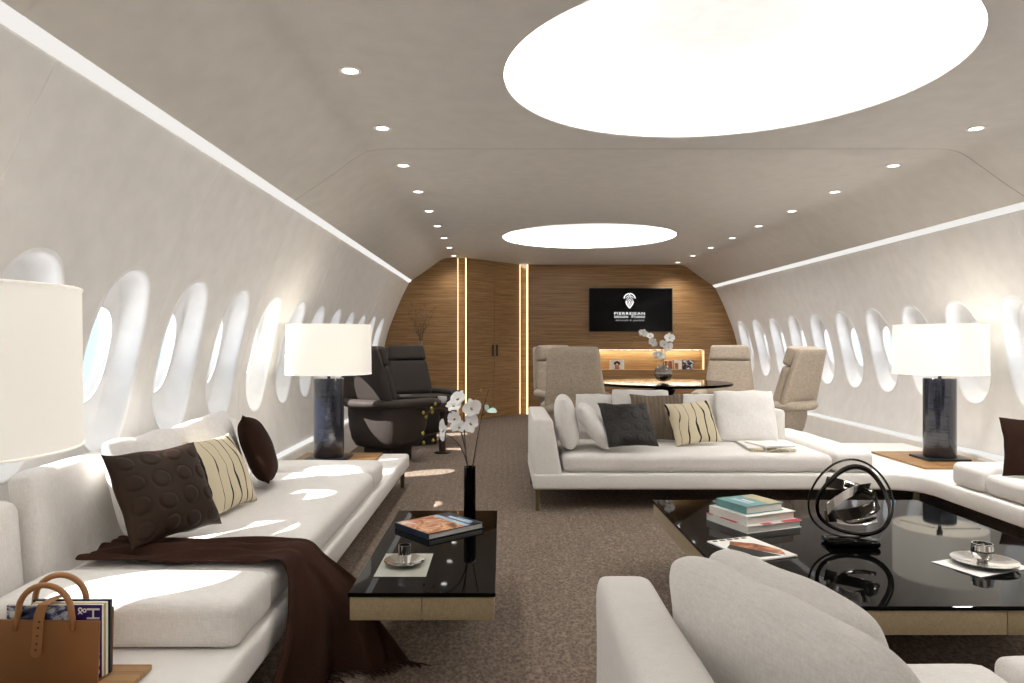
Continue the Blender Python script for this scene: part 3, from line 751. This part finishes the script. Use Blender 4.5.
lamp((-1.26, 5.24, PZ1+.018), 'white drum lamp on black column at far end of left sofa')
lamp((3.185, 5.24, PZ1+.018), 'white drum lamp on black column on right sofa corner')
lamp((-1.245, 1.535, PZ1+.018), 'nearest lamp, its white drum shade cut by the left edge')

# ------------------------------------------------------------------ coffee tables
def coffee(name, lb, x0, x1, y0, y1, seams):
    t = thing(name, lb, 'coffee table', ((x0+x1)/2, (y0+y1)/2, 0)); hx, hy = (x1-x0)/2, (y1-y0)/2
    b = NB(); box(b, -hx, hx, -hy, hy, .317, .33, .002, 1); obj('glass_top', b, M['gloss'], t)
    b = NB(); xs = [-hx+.004]+seams+[hx-.004]
    for a, c in zip(xs, xs[1:]): box(b, a+.0008, c-.0008, -hy+.004, hy-.004, .242, .316, .004, 2)
    obj('body', b, M['tbody'], t)
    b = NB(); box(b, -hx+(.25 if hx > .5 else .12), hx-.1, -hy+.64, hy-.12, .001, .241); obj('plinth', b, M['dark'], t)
    return t
coffee('coffee_table', 'narrow black glass coffee table beside the left sofa', -.484, -.02, 2.26, 3.366, [.0])
coffee('coffee_table', 'large square black glass coffee table amid the sofas', .75, 2.07, 2.146, 3.59, [.10])
TZ = .331

# ------------------------------------------------------------------ books and small things
def book(name, lb, cat, c, w, d, th, yaw, cover, z, page='pages', extra=None, group=None):
    t = thing(name, lb, cat, (c[0], c[1], z), R(yaw), group)
    b = NB(); box(b, -w/2+.004, w/2-.006, -d/2+.004, d/2-.004, .0025, th-.0025); obj('pages', b, M[page], t)
    b = NB(); box(b, -w/2, w/2, -d/2, d/2, 0, .0024); box(b, -w/2, w/2, -d/2, d/2, th-.0024, th); box(b, -w/2, -w/2+.0035, -d/2, d/2, .0024, th-.0024)
    cv = obj('cover', b, M[cover], t)
    for (nm, x0, x1, y0, y1, m) in (extra or []):
        b = NB(); box(b, x0, x1, y0, y1, th, th+.0004); obj(nm, b, M[m], cv)
    return t
# left table: cook book, cup on saucer on paper mat, vase with orchids
book('book', 'cookery book with a food photo and blue top on the narrow coffee table', 'book', (-.265, 3.045), .285, .245, .024, 41, 'navy', TZ, 'pages',
     [('cover_photo', -.138, .045, -.118, .118, 'food'), ('pale_band', .045, .072, -.118, .118, 'lblue'), ('title_line', .085, .107, -.09, .06, 'lblue'), ('title_line', .112, .120, -.08, .02, 'lblue')])
b = NB(); box(b, -.088, .088, -.131, .131, 0, .001); o = tag(obj('paper_mat', b, M['paperg']), 'grey paper mat under the cup on the narrow coffee table', 'mat'); o.location = (-.343, 2.545, TZ)
b = NB(); box(b, -.13, .13, -.09, .09, 0, .001); o = tag(obj('paper_mat', b, M['paper']), 'white paper under the silver cup on the large coffee table', 'mat'); o.location = (1.69, 2.541, TZ); o.rotation_euler = (0, 0, R(21.7))
def saucer(loc, r, lb):
    b = NB(); lathe(b, [(0, .001), (r*.55, .001), (r*.62, .003), (r*.9, .012), (r, .015), (r, .017), (r*.88, .015), (r*.6, .006), (0, .0045)], 48); o = tag(obj('saucer', b, M['chrome'], ang=1), lb, 'saucer'); o.location = loc
saucer((-.345, 2.545, TZ+.002), .072, 'polished silver saucer on the narrow coffee table'); saucer((1.705, 2.545, TZ+.002), .105, 'polished silver saucer on the large coffee table')
def cup(loc, r, h, mat, lb, taper=1.0, name='cup'):
    b = NB(); lathe(b, [(0, 0), (r*taper*.92, 0), (r*taper, .003), (r*1.0, h*.5), (r, h), (r-.003, h), (r-.004, h*.5), (r*taper-.005, .006), (0, .006)], 32); o = tag(obj(name, b, M[mat], ang=.9), lb, 'cup'); o.location = loc
cup((-.345, 2.55, TZ+.0075), .0225, .062, 'chrome', 'small silver cup standing on the saucer of the narrow table')
b = NB(); r = .036; lathe(b, [(0, 0), (.016, 0), (.018, .006), (.030, .014), (r, .03), (r, .045), (.033, .060), (.033, .066), (.030, .066), (.031, .06), (r-.003, .044), (r-.003, .03), (.02, .012), (0, .01)], 40)
o = tag(obj('cup', b, M['chrome'], ang=1.0), 'round bellied silver cup on the large coffee table', 'cup'); o.location = (1.705, 2.555, TZ+.0075)

def petal(bm, base, direc, up, L, W, curl=.15, mi=0):
    d = Vector(direc).normalized(); u = Vector(up); u = (u-d*u.dot(d)).normalized(); s = d.cross(u)
    n = 7; rows = []
    for i in range(n+1):
        t = i/n; w = W*sin(pi*min(1, t*.86+.08))**.8; c = Vector(base)+d*(L*t)+u*(curl*L*sin(t*pi*.8))
        rows.append([bm.verts.new(c+s*(w*k)+u*(.12*w*(k*k))) for k in (-1, -.5, 0, .5, 1)])
    lo = [[bm.verts.new(v.co-u*.0012) for v in r] for r in rows]
    for a, b2 in zip(rows, rows[1:]):
        for k in range(4): bm.faces.new([a[k], a[k+1], b2[k+1], b2[k]]).material_index = mi
    for a, b2 in zip(lo, lo[1:]):
        for k in range(4): bm.faces.new([a[k+1], a[k], b2[k], b2[k+1]]).material_index = mi
def flower(parent, c, nrm, size, rot=0):
    b = NB(); n = Vector(nrm).normalized(); a = Vector((0, 0, 1)); a = (a-n*a.dot(n)).normalized(); s = n.cross(a)
    for k, (ang_, l, w) in enumerate(((90, .9, .34), (10, 1, .55), (170, 1, .55), (228, .85, .32), (312, .85, .32))):
        t = R(ang_+rot); petal(b, c, s*cos(t)+a*sin(t)+n*.12, n, size*l, size*w, .12)
    f = obj('flower', b, M['petal'], parent, ang=2)
    b = NB(); tube(b, [Vector(c), Vector(c)+n*size*.2-a*size*.15], [size*.12, size*.06], 8); obj('lip', b, M['bud'], f)
def curve_pts(a, ctrl, b_, n=14):
    a, c, b_ = Vector(a), Vector(ctrl), Vector(b_)
    return [a*(1-t)**2+c*2*t*(1-t)+b_*t*t for t in [i/n for i in range(n+1)]]
def stemp(parent, a, c, b_, r=.0035):
    bm = NB(); P = curve_pts(a, c, b_); tube(bm, P, [r*(1-.5*i/len(P)) for i in range(len(P))], 7); obj('stem', bm, M['stem'], parent, ang=2)
def bud(parent, c, r=.009):
    bm = NB(); lathe(bm, [(0, -r*1.2), (r*.7, -r*.7), (r, 0), (r*.6, r*.9), (0, r*1.3)], 10, c); obj('bud', bm, M['bud'], parent, ang=2)
# black vase
VX, VY = -.148, 3.30
b = NB(); lathe(b, [(.026, 0), (.0275, .004), (.0275, .216), (.0255, .216), (.0245, .02), (0, .018)], 32); o = tag(obj('vase', b, M['gloss'], ang=.9), 'slim black cylinder vase on the narrow coffee table', 'vase'); o.location = (VX, VY, TZ)
oc = thing('orchid_spray', 'white orchid spray in the slim black vase', 'flowers', (VX, VY, TZ+.03))
stemp(oc, (0, 0, 0), (-.01, 0, .56), (-.20, -.01, .43)); stemp(oc, (.006, 0, 0), (.01, 0, .40), (-.21, 0, .325)); stemp(oc, (-.012, .005, 0), (.03, 0, .34), (.085, .02, .535), .003)
stemp(oc, (.012, .004, 0), (-.03, 0, .30), (-.03, .0, .50), .0032); stemp(oc, (.052, .01, .41), (.07, .01, .435), (.085, .02, .44), .002)
for c, nr, s, ro in (((-.05, -.01, .495), (-.6, -.6, .6), .050, 10), ((-.07, -.02, .462), (-.3, -.5, .9), .050, 40), ((.007, -.02, .455), (.5, -.8, .1), .052, -15), ((-.115, -.02, .355), (-.9, -.5, .1), .052, 70), ((-.066, -.02, .405), (-.5, -.7, .4), .044, 25), ((-.045, -.02, .365), (-.2, -.6, .8), .046, 0), ((.002, -.02, .385), (.7, -.7, .2), .052, -40)): flower(oc, c, nr, s, ro)
b = NB(); petal(b, (.08, .02, .44), (.8, -.2, -.15), (0, -.6, 1), .045, .02); petal(b, (.08, .02, .44), (-.3, -.1, .7), (.8, -.6, .1), .03, .016); f = obj('leaf', b, plain('pale_green_petal', rgb(186, 210, 200), .6), oc, ang=2); f['label'] = 'pale green petal'
for c in ((-.157, 0, .472), (-.175, 0, .452), (-.212, 0, .432), (-.20, 0, .412), (-.172, 0, .435), (-.214, 0, .338), (-.21, 0, .295), (-.167, 0, .305), (.053, .02, .535)): bud(oc, c, .0075)

# large table: stack of three books, magazine, ring sculpture
book('book', 'bottom book of the stack, white with red patches, on large coffee table', 'book', (1.09, 3.125), .29, .26, .030, 22, 'paper', TZ, 'pages',
     [('red_patch', -.148, -.02, .09, .13, 'red'), ('red_patch', .05, .148, -.13, -.06, 'red'), ('red_patch', -.147, -.125, -.06, .04, 'red'), ('red_patch', -.06, -.01, -.13, -.11, 'red')], 'stacked books on the large table')
book('book', 'middle book of the stack, plain white, on the large coffee table', 'book', (1.085, 3.13), .265, .235, .034, 24, 'paper', TZ+.0315, 'pages', [('dust_flap', -.12, .0, .10, .112, 'lblue')], 'stacked books on the large table')
book('book', 'top book of the stack, teal and sand cover, on large coffee table', 'book', (1.075, 3.13), .205, .185, .032, 24, 'teal', TZ+.067, 'pages',
     [('cover_band', .03, .10, -.088, .088, 'sand'), ('title_line', -.055, -.030, -.05, .06, 'lblue'), ('title_line', -.02, -.008, -.04, .03, 'paper')], 'stacked books on the large table')
mg = thing('magazine', 'glossy magazine with a brown figure lying on the large coffee table', 'magazine', (.945, 2.735, TZ), R(20))
b = NB(); box(b, -.10, .10, -.135, .135, 0, .006, .001, 1); cv = obj('cover', b, M['paper'], mg)
b = NB()
for pts, m in (([(-.05, .06), (-.02, .10), (.05, .04), (.09, -.06), (.06, -.12), (.0, -.04)], None),): prism(b, pts, .006, .0065)
obj('cover_figure', b, M['rust'], cv)
b = NB(); prism(b, [(-.085, .03), (-.05, .06), (.0, -.04), (.04, -.12), (-.05, -.11), (-.085, -.04)], .006, .0066); obj('cover_shade', b, M['blackp'], cv)
b = NB()
for i in range(5): box(b, -.085+i*.034, -.063+i*.034, .112, .128, .006, .0064)
obj('title_blocks', b, M['blackp'], cv)
sc = thing('ring_sculpture', 'black and chrome ring sculpture on the large coffee table', 'sculpture', (1.355, 2.80, TZ), R(-4))
b = NB(); box(b, -.095, .095, -.055, .055, 0, .026, .012, 4); obj('base', b, M['gloss'], sc)
def ringpts(cx, cz, r, wob, tilt, n=64, ph=0, sq=1):
    out = []
    for i in range(n):
        a = 2*pi*i/n; rr = r*(1+wob*cos(3*a+ph)); x, z = rr*cos(a)*1.0, rr*sin(a)*sq
        out.append((cx+x, tilt*x*.6+.02*sin(2*a), cz+z))
    return out
b = NB(); P = ringpts(.0, .176, .163, .02, .12, ph=1.2, sq=.93); tube(b, P, .0042, 8, True); obj('outer_ring', b, M['dchrome'], sc, ang=2)
b = NB(); P = ringpts(.012, .168, .128, .05, -.2, ph=2.0, sq=1.02); tube(b, P, .008, 10, True); P2 = ringpts(.012, .166, .122, .05, -.28, ph=2.1, sq=1.02); tube(b, P2, .004, 8, True); obj('inner_ring', b, M['dchrome'], sc, ang=2)
b = NB()
def ribbon(pts, w0):
    rows = []
    for i, (p, up) in enumerate(pts):
        p = Vector(p); u = Vector(up).normalized()*w0; rows.append([p-u, p+u, p+u+Vector((0, .006, 0)), p-u+Vector((0, .006, 0))])
    loft(b, rows)
RB = []
for i in range(25):
    t = i/24; a = -2.6+t*5.0
    RB.append(((.115*cos(a)*(1-.1*t)-.005, .045*sin(a), .165+.055*sin(a*.5)+.02*t), (0.35*sin(a), .5*cos(a*.6), 1-.3*t)))
ribbon(RB, .022); obj('twisted_band', b, M['dchrome'], sc, ang=1.2)
b = NB(); ribbon([((-.10+.19*t, -.03+.07*t, .14+.075*t+.02*sin(t*pi)), (.2*t, .5-t*.8, 1)) for t in [i/10 for i in range(11)]], .019); obj('bright_band', b, M['chrome'], sc, ang=1.2)
b = NB(); ribbon([((-.07+.16*t, -.05+.03*t, .105-.012*sin(t*pi)), (0, .6, 1)) for t in [i/10 for i in range(11)]], .011); obj('pale_band', b, M['chrome'], sc, ang=1.2)

# ------------------------------------------------------------------ leather bag with magazines
bg = thing('magazine_bag', 'open tan leather magazine bag with strap at the lower left', 'bag', (-1.142, 1.83, PZ1+.018))
def sheet(b, pts_xz, y0, y1): 
    loft(b, [[(x, y0, z) for x, z in pts_xz], [(x, y1, z) for x, z in pts_xz]])
b = NB(); sheet(b, [(-.137, .002), (.133, .002), (.138, .154), (-.138, .158)], -.034, -.029); box(b, -.136, .133, -.034, .036, 0, .0035); sheet(b, [(-.137, .002), (.133, .002), (.137, .166), (-.137, .170)], .031, .036); obj('body', b, M['tan'], bg)
for y, zt, z0 in ((-.0315, .243, .152), (.0335, .248, .160)):
    b = NB(); P = [(-.068-.004, y, z0-.02), (-.068, y, z0+.012)]+[(-.066*cos(a), y, z0+.025+(zt-z0-.025)*sin(a)) for a in [pi*i/16 for i in range(1, 16)]]+[(.068, y, z0+.012), (.072, y, z0-.02)]
    tube(b, P, .0075, 10); obj('handle', b, M['tan2'], bg, ang=2)
b = NB(); rows = []
for x, y, z in ((.012, .0325, .196), (.005, .0, .199), (-.003, -.035, .195), (-.009, -.0395, .172), (-.012, -.0395, .150), (-.014, -.040, .11), (-.018, -.040, .075), (-.019, -.040, .066)):
    w = .013 if z > .07 else .006
    rows.append([(x-w, y, z), (x+w, y, z), (x+w, y+.003, z+.001), (x-w, y+.003, z+.001)])
loft(b, rows); st = obj('strap', b, M['tan2'], bg)
b = NB()
for z, x in ((.155, -.008), (.14, -.011), (.12, -.0132), (.10, -.0148), (.085, -.017)): tube(b, [(x, -.0415, z), (x, -.0385, z)], .0022, 10)
obj('strap_holes', b, M['blackp'], st)
def mag(lb, x0, x1, y0, y1, z1, cover, page='pages'):
    t = thing('magazine', lb, 'magazine', (0, 0, PZ1+.0225), 0, 'magazines inside the tan bag')
    b = NB(); box(b, x0, x1, y0+.0012, y1, 0, z1-.001, .0006, 1); obj('pages', b, M[page], t)
    b = NB(); box(b, x0-.0005, x1+.0005, y0, y0+.0011, 0, z1); c = obj('cover', b, M[cover], t); return c, t
cv, t = mag('blue grey magazine in the tan bag behind the strap', -1.243, -1.078, 1.8075, 1.8145, .184, 'bluep')
b = NB(); box(b, -1.236, -1.215, 1.8068, 1.8074, .155, .170); obj('cover_label', b, M['paper'], cv)
cv, t = mag('purple magazine with white title in the tan bag', -1.19, -1.010, 1.816, 1.827, .183, 'purple', 'paper')
text_mesh('HOUSES', .047, M['paper'], (-1.047, 1.8158, .178), (pi/2, pi/2, 0), cv, align='LEFT')
text_mesh('&', .032, M['paper'], (-1.069, 1.8158, .178), (pi/2, pi/2, 0), cv, align='LEFT')
cv, t = mag('pale magazine between the purple and black ones in the bag', -1.19, -1.006, 1.8275, 1.840, .185, 'gold', 'paper')
cv, t = mag('black magazine at the back of the tan bag', -1.20, -1.002, 1.8415, 1.852, .187, 'blackp', 'blackp')

# ------------------------------------------------------------------ brown blanket on the left sofa
def blanket():
    th = thing('throw_blanket', 'dark brown fringed blanket draped over the left sofa edge onto the floor', 'blanket')
    b = NB(); NT, NS, NF = 46, 14, 26
    hem = [(-.700, 2.06, .04), (-.68, 2.16, .015), (-.61, 2.30, .012), (-.50, 2.42, .012), (-.41, 2.465, .012), (-.315, 2.49, .012)]
    def lerp(P, t):
        f = t*(len(P)-1); i = min(int(f), len(P)-2); return Vector(P[i]).lerp(Vector(P[i+1]), f-i)
    rows = []
    for i in range(NT+1):
        t = i/NT; row = []
        fold = sin(t*19+.6)+.5*sin(t*31+1)
        # lying on the seat, wall side to the edge
        yA = 2.352+.30*t; yB = 2.352+.25*t
        for j in range(NS):
            s = j/NS; x = -1.40+(.625)*s; y = yA+(yB-yA)*s+.012*sin(s*9+t*4)
            z = SZ+.032+.007*sin(t*16+s*5)+.006*sin(t*27-s*8)+(.02*max(0, 1-abs(t-.45)*4)*sin(s*pi)) 
            row.append(Vector((x, y, z)))
        edge = Vector((-.755, yB, SZ+.034+.006*fold*.5)); corner_ = Vector((-.700+.055*t, yB-.02*t, SZ-.02+.012*t))
        H = lerp(hem, t); rad_ = Vector((.9, -.45, .1))
        for j in range(NF+1):
            s = j/NF
            if s < .16: p = edge.lerp(corner_, (s/.16)); p.z += .018*sin(s/.16*pi); p.x += .012*sin(s/.16*pi)
            else:
                q = (s-.16)/.84; p = corner_.lerp(H, q)
                p.x += (.03+.03*t)*sin(q*pi); p.y += -.0*q
                amp = .027*(.25+q)*(1 if t > .02 else 0)
                p += Vector((.75, -.65, 0))*(fold*amp*(1-.35*(1-t)))
                p.x = max(p.x, -.700+.008*q)
            p.z = max(p.z, .010+.006*(1+fold)*.5)
            p.x = min(p.x, -.502+max(0, .215-p.z)*.95)      # stays clear of the low table
            row.append(p)
        rows.append(row)
    g = [[b.verts.new(p) for p in r] for r in rows]
    for i in range(NT):
        for j in range(len(g[0])-1): b.faces.new([g[i][j], g[i+1][j], g[i+1][j+1], g[i][j+1]])
    ends = [(r[-1].copy(), (r[-1]-r[-4]).normalized()) for r in rows]
    cl = obj('cloth', b, M['brown'], th, ang=3)
    so = cl.modifiers.new('thick', 'SOLIDIFY'); so.thickness = .005; so.offset = 0
    ss = cl.modifiers.new('soft', 'SUBSURF'); ss.levels = 1; ss.render_levels = 1
    b = NB()
    for k in range(110):
        f = k/109*NT; i = min(int(f), NT-1); p = ends[i][0].lerp(ends[i+1][0], f-i); t = k/109
        d = Vector((.35+.9*t, -.6, -.35 if p.z > .06 else -.05)).normalized() if True else 0
        d = (d+Vector((random.uniform(-.5, .5), random.uniform(-.3, .3), 0))).normalized()
        l = random.uniform(.045, .075); q = p+d*l; q.z = max(q.z, .006); m = p.lerp(q, .5); m.z += .004
        tube(b, [p, m, q], [.0030, .0026, .0014], 5)
    obj('fringe', b, M['brown'], th, ang=2)
    return cl
cl_ = blanket()
for k in ('L1', 'A'):
    settle(P_[k], [cl_], (0, 0, 1), .003, 20); P_[k].matrix_world.translation.z += .004
# folded white throw on the centre sofa
tf = thing('throw_blanket', 'small folded white throw with fringe on the centre sofa seat', 'blanket', (1.83, 5.02, SZ+.013), R(-6))
b = NB(); cushion(b, -.15, .16, -.16, .20, 0, .016, .007, .006, 12, wr=.005, seed=21); obj('cloth', b, M['white'], tf, ang=1)
b = NB(); t_ = NB(); cushion(t_, -.10, .13, -.17, .10, .020, .030, .005, .004, 10, wr=.004, seed=23); join(b, t_, Matrix.Rotation(R(18), 4, 'Z')); obj('top_fold', b, M['white'], tf, ang=1)
b = NB()
for k in range(40):
    x = -.14+.30*k/39; tube(b, [(x, -.158, .008), (x+random.uniform(-.01, .01), -.185, .006), (x+random.uniform(-.015, .015), -.215+random.uniform(-.01, .01), .001)], .0028, 5)
obj('fringe', b, M['sand'], tf, ang=2)

# ------------------------------------------------------------------ dining group
DT = (1.585, 7.05)
t = thing('dining_table', 'round black glossy dining table behind the centre sofa', 'table', (DT[0], DT[1], 0))
b = NB(); lathe(b, [(0, .690), (.60, .690), (.645, .700), (.652, .712), (.645, .722), (0, .722)], 96); obj('tabletop', b, M['gloss2'], t)
b = NB(); lathe(b, [(.36, .001), (.36, .02), (.14, .04), (.09, .10), (.09, .60), (.12, .66), (.20, .689)], 48); obj('pedestal', b, M['gloss'], t, ang=.9)
# globe vase with orchid
b = NB(); r = .088; lathe(b, [(0, .002)]+[(r*sin(a), r-r*cos(a)) for a in [R(28+i*8.5) for i in range(16)]]+[(r*.40, r*1.94), (r*.37, r*1.94)]+[((r-.004)*sin(a), r-(r-.004)*cos(a)) for a in [R(155-i*9) for i in range(14)]]+[(0, .008)], 40, cap=False)
o = tag(obj('vase', b, M['vglass'], ang=1.2), 'round glass globe vase on the dining table', 'vase'); o.location = (1.575, 7.03, .7225)
b = NB()
for k in range(46):
    a = random.uniform(0, 6.28); rr = random.uniform(.0, .06); z = random.uniform(.010, .052)
    rr = min(rr, .07*sqrt(max(.05, 1-((.088-z)/.088)**2))-.022)
    if rr < 0: continue
    q = NB(); bmesh.ops.create_icosphere(q, subdivisions=1, radius=random.uniform(.008, .013)); join(b, q, Matrix.Translation((rr*cos(a), rr*sin(a), z+.013)))
o = tag(obj('pebbles', b, plain('dark_pebbles', rgb(44, 38, 36), .3), ang=2), 'dark pebbles in the bottom of the globe vase', 'pebbles', kind='stuff'); o.location = (1.575, 7.03, .7225)
oc = thing('orchid_spray', 'white orchid spray in the glass globe vase', 'flowers', (1.575, 7.03, .80))
stemp(oc, (0, 0, 0), (.03, 0, .44), (-.285, 0, .345), .003); stemp(oc, (0, .01, 0), (.0, 0, .3), (.135, 0, .49), .003); stemp(oc, (.0, 0, 0), (.02, 0, .1), (-.06, 0, .19), .003)
for c, nr, s, ro in (((-.20, -.02, .40), (-.2, -1, .3), .048, 20), ((-.137, -.02, .37), (.2, -.7, .6), .046, -20), ((-.105, -.02, .31), (-.4, -1, 0), .050, 40), ((.052, -.02, .353), (.3, -1, .2), .060, 0), ((.005, -.02, .29), (-.5, -1, .2), .052, 30), ((.044, -.02, .267), (.4, -1, 0), .054, -30), ((-.058, -.02, .185), (-.5, -1, .3), .050, 10), ((-.027, -.02, .18), (.3, -1, .3), .048, -10)): flower(oc, c, nr, s, ro)
for c in ((-.285, 0, .33), (-.292, 0, .305), (-.27, 0, .355), (.13, 0, .49), (.12, 0, .455), (.10, 0, .43), (-.07, -.02, .125), (.0, -.02, .12)): bud(oc, c, .010)

def swivel_chair(lb, cat, loc, rz, group, mat, W=.52, tubz=.12, ped=False, top=1.075, arms=.05):
    t = thing('swivel_chair', lb, cat, loc, rz, group)
    tilt = R(15)
    Rm = Matrix.Translation((0, .20, .50)) @ Matrix.Rotation(-tilt, 4, 'X')
    Hh = (top-.50)/cos(tilt)
    def taper(bm_):
        pass
    def tb(name, x, y0, y1, z0, z1, r, sd):
        b = NB(); q = NB(); cushion(q, -x, x, y0, y1, z0, z1, r, .0, 10, wr=.002, seed=sd)
        for v in q.verts: v.co.x *= 1-.24*(v.co.z/Hh)
        join(b, q, Rm); return obj(name, b, mat, t, ang=1)
    tb('back_shell', W/2, .035, .095, .085, Hh, .028, 1)
    tb('back_cushion', W/2-.012, -.045, .034, .03, Hh*.70, .03, 2)
    tb('headrest', W/2-.012, -.055, .034, Hh*.71, Hh-.005, .03, 3)
    # wrap-around arm band
    b = NB(); P = []; hw = W/2+(.075 if ped else .035)
    for k in range(33):
        a = -.10+(pi+.20)*k/32; P.append((hw*cos(a)*1.0, .02+.355*max(sin(a), -1)*(1 if sin(a) > 0 else 1), .555))
    P = [(hw+.0, -.27, .535), (hw+.01, -.18, .55)]+P[2:-2]+[(-hw-.01, -.18, .55), (-hw, -.27, .535)]
    tube(b, P, 1, 12, flat=(.042, arms, (0, 0, 1))); obj('armrest', b, mat, t, ang=2)
    # tub below
    b = NB(); loops = []
    for z, a, d, y in ((.535, hw-.03, .30, .0), (.44, hw-.04, .30, .0), (.34, hw-.07, .28, .0), (.24, hw-.13, .23, .01), (.16, hw-.20, .15, .02), (tubz, hw-.235 if not ped else .16, .10 if not ped else .14, .03)):
        loops.append([(a*math.copysign(abs(cos(q))**.7, cos(q)), y+d*math.copysign(abs(sin(q))**.7, sin(q)), z) for q in [2*pi*i/40 for i in range(40)]])
    if ped:
        loops = []
        for z, k_ in ((.535, 1), (.44, 1.0), (.32, .97), (.21, .90), (.15, .80), (.13, .62)):
            loops.append([((hw-.03)*k_*math.copysign(abs(cos(q))**.55, cos(q)), .30*k_*math.copysign(abs(sin(q))**.55, sin(q)), z) for q in [2*pi*i/40 for i in range(40)]])
    loft(b, loops); obj('tub', b, mat, t, ang=1)
    b = NB(); cushion(b, -hw+.075, hw-.075, -.30, .12, .42, .515, .035, .012, 10, seed=4); obj('seat_cushion', b, mat, t, ang=1)
    b = NB()
    if ped: box(b, -.17, .17, -.15, .15, .001, .131, .012)
    else: lathe(b, [(.19, .001), (.19, .012), (.05, .03), (.045, tubz+.01)], 32)
    obj('base', b, mat if ped else M['bronze'], t)
    return t
def face(dx, dy): return atan2(dx, -dy)
c0 = swivel_chair('taupe swivel chair with its back to us, left front of dining table', 'armchair', (.70, 6.30, 0), face(.30, .95), 'taupe chairs around the dining table', M['chairf'], W=.55)
dup(c0, (.72, 7.80, 0), face(.45, -.9), 'taupe swivel chair half hidden behind the left front one')
dup(c0, (2.43, 7.75, 0), face(-.35, -.93), 'taupe swivel chair facing us, right behind the dining table')
dup(c0, (2.46, 6.62, 0), face(-.58, .81), 'taupe swivel chair seen from behind, right of the dining table by windows')
k0 = swivel_chair('black leather swivel chair just behind the left lamp, its back to us', 'armchair', (-1.08, 6.82, 0), face(.50, .87), 'black leather swivel chairs', M['armch'], W=.58, ped=True, arms=.06)
dup(k0, (-.93, 7.90, 0), face(.5, -.87), 'black leather swivel chair facing us near the wood door')
st_ = thing('side_table', 'small dark brown drum table between the black leather chairs', 'side table', (-.60, 7.24, 0))
b = NB(); lathe(b, [(.085, .42), (.095, .425), (.095, .495), (.09, .505), (0, .505)], 32); obj('tabletop', b, M['drum'], st_)
b = NB(); lathe(b, [(.08, .001), (.08, .012), (.035, .02), (.035, .421)], 24); obj('stem', b, M['drum'], st_)
cup((-.60, 7.24, .506), .046, .062, 'porc', 'white cup on the small brown drum table', .8)
cup((-1.24, 7.70, .600), .042, .055, 'porc', 'white cup on the arm of the far black leather chair', .8)
# twigs in floor vase
b = NB(); lathe(b, [(0, .002), (.05, .002), (.07, .05), (.085, .35), (.075, .65), (.04, .9), (.022, 1.02), (.02, 1.10), (.026, 1.13), (.022, 1.13), (.016, 1.09), (0, 1.0)], 32, cap=False); o = tag(obj('floor_vase', b, plain('grey_ceramic', rgb(120, 116, 112), .3), ang=1), 'tall grey floor vase behind the black chairs', 'vase'); o.location = (-1.10, 9.72, 0)
tw = thing('twig_bunch', 'bare dark twigs standing in the tall grey floor vase', 'twigs', (-1.10, 9.72, 1.10))
for k in range(9):
    b = NB(); a = (k-4)/4*.42; L_ = random.uniform(.42, .62); P = [Vector((0, 0, 0))]
    for i in range(1, 9): P.append(Vector((a*L_*(i/8)**1.2+random.uniform(-.012, .012), random.uniform(-.02, .02), L_*i/8)))
    tube(b, P, [.0035*(1-.75*i/8) for i in range(9)], 5)
    for i in range(2, 8): 
        d = Vector((random.uniform(-.09, .09), random.uniform(-.03, .03), random.uniform(.03, .1))); tube(b, [P[i], P[i]+d*.6, P[i]+d], [.0018, .0014, .0008], 4)
    obj('twig', b, M['twig'], tw, ang=2)

# ------------------------------------------------------------------ light and camera
for (x, y) in ((-1.26, 5.24), (3.185, 5.24), (-1.245, 1.535)):
    li = bpy.data.lights.new('lamp_bulb_light', 'POINT'); li.energy = 1.4; li.shadow_soft_size = .06; li.color = (1, .95, .88)
    lo = bpy.data.objects.new('lamp_bulb_light', li); COL.objects.link(lo); lo.location = (x, y, PZ1+.018+.83)
su = bpy.data.lights.new('sun', 'SUN'); su.energy = 11; su.angle = R(.6); su.color = (1, .96, .90)
so = bpy.data.objects.new('sun', su); COL.objects.link(so)
so.rotation_euler = Vector((1, .49, -.93)).to_track_quat('-Z', 'Y').to_euler()
w = bpy.data.worlds.new('sky'); scn.world = w; w.use_nodes = True; nt = w.node_tree; bgd = nt.nodes['Background']
tc = nt.nodes.new('ShaderNodeTexCoord'); sp = nt.nodes.new('ShaderNodeSeparateXYZ'); nt.links.new(tc.outputs['Generated'], sp.inputs[0])
mr = nt.nodes.new('ShaderNodeMapRange'); mr.inputs[1].default_value = -1; mr.inputs[2].default_value = 1; nt.links.new(sp.outputs['Z'], mr.inputs[0])
# pale haze at eye level, bright high sky, cloud deck added below for light
rp = ramp(nt, mr.outputs[0], [(.0, (1, 1, 1, 1)), (.34, (.98, .99, 1, 1)), (.43, (.100, .130, .155, 1)), (.62, (.100, .132, .160, 1)), (.74, (.18, .205, .225, 1)), (1, (.17, .20, .225, 1))])
nt.links.new(rp.outputs['Color'], bgd.inputs['Color']); bgd.inputs['Strength'].default_value = 5.4

cam = bpy.data.cameras.new('camera'); co_ = bpy.data.objects.new('camera', cam); COL.objects.link(co_)
co_.location = (0, 0, EYE); co_.rotation_euler = (pi/2, 0, 0)
cam.sensor_width = 36; cam.lens = 720/1024*36; cam.shift_x = 10/1024; cam.clip_start = .02
scn.camera = co_
vs = scn.view_settings; vs.view_transform = 'Standard'; vs.look = 'None'; vs.exposure = 0.74; vs.gamma = 1; vs.use_curve_mapping = False
scn.cycles.use_denoising = True
scn.cycles.max_bounces = 8; scn.cycles.diffuse_bounces = 5; scn.cycles.glossy_bounces = 4; scn.cycles.transparent_max_bounces = 12
scn.cycles.sample_clamp_indirect = 6; scn.cycles.caustics_reflective = False; scn.cycles.caustics_refractive = False
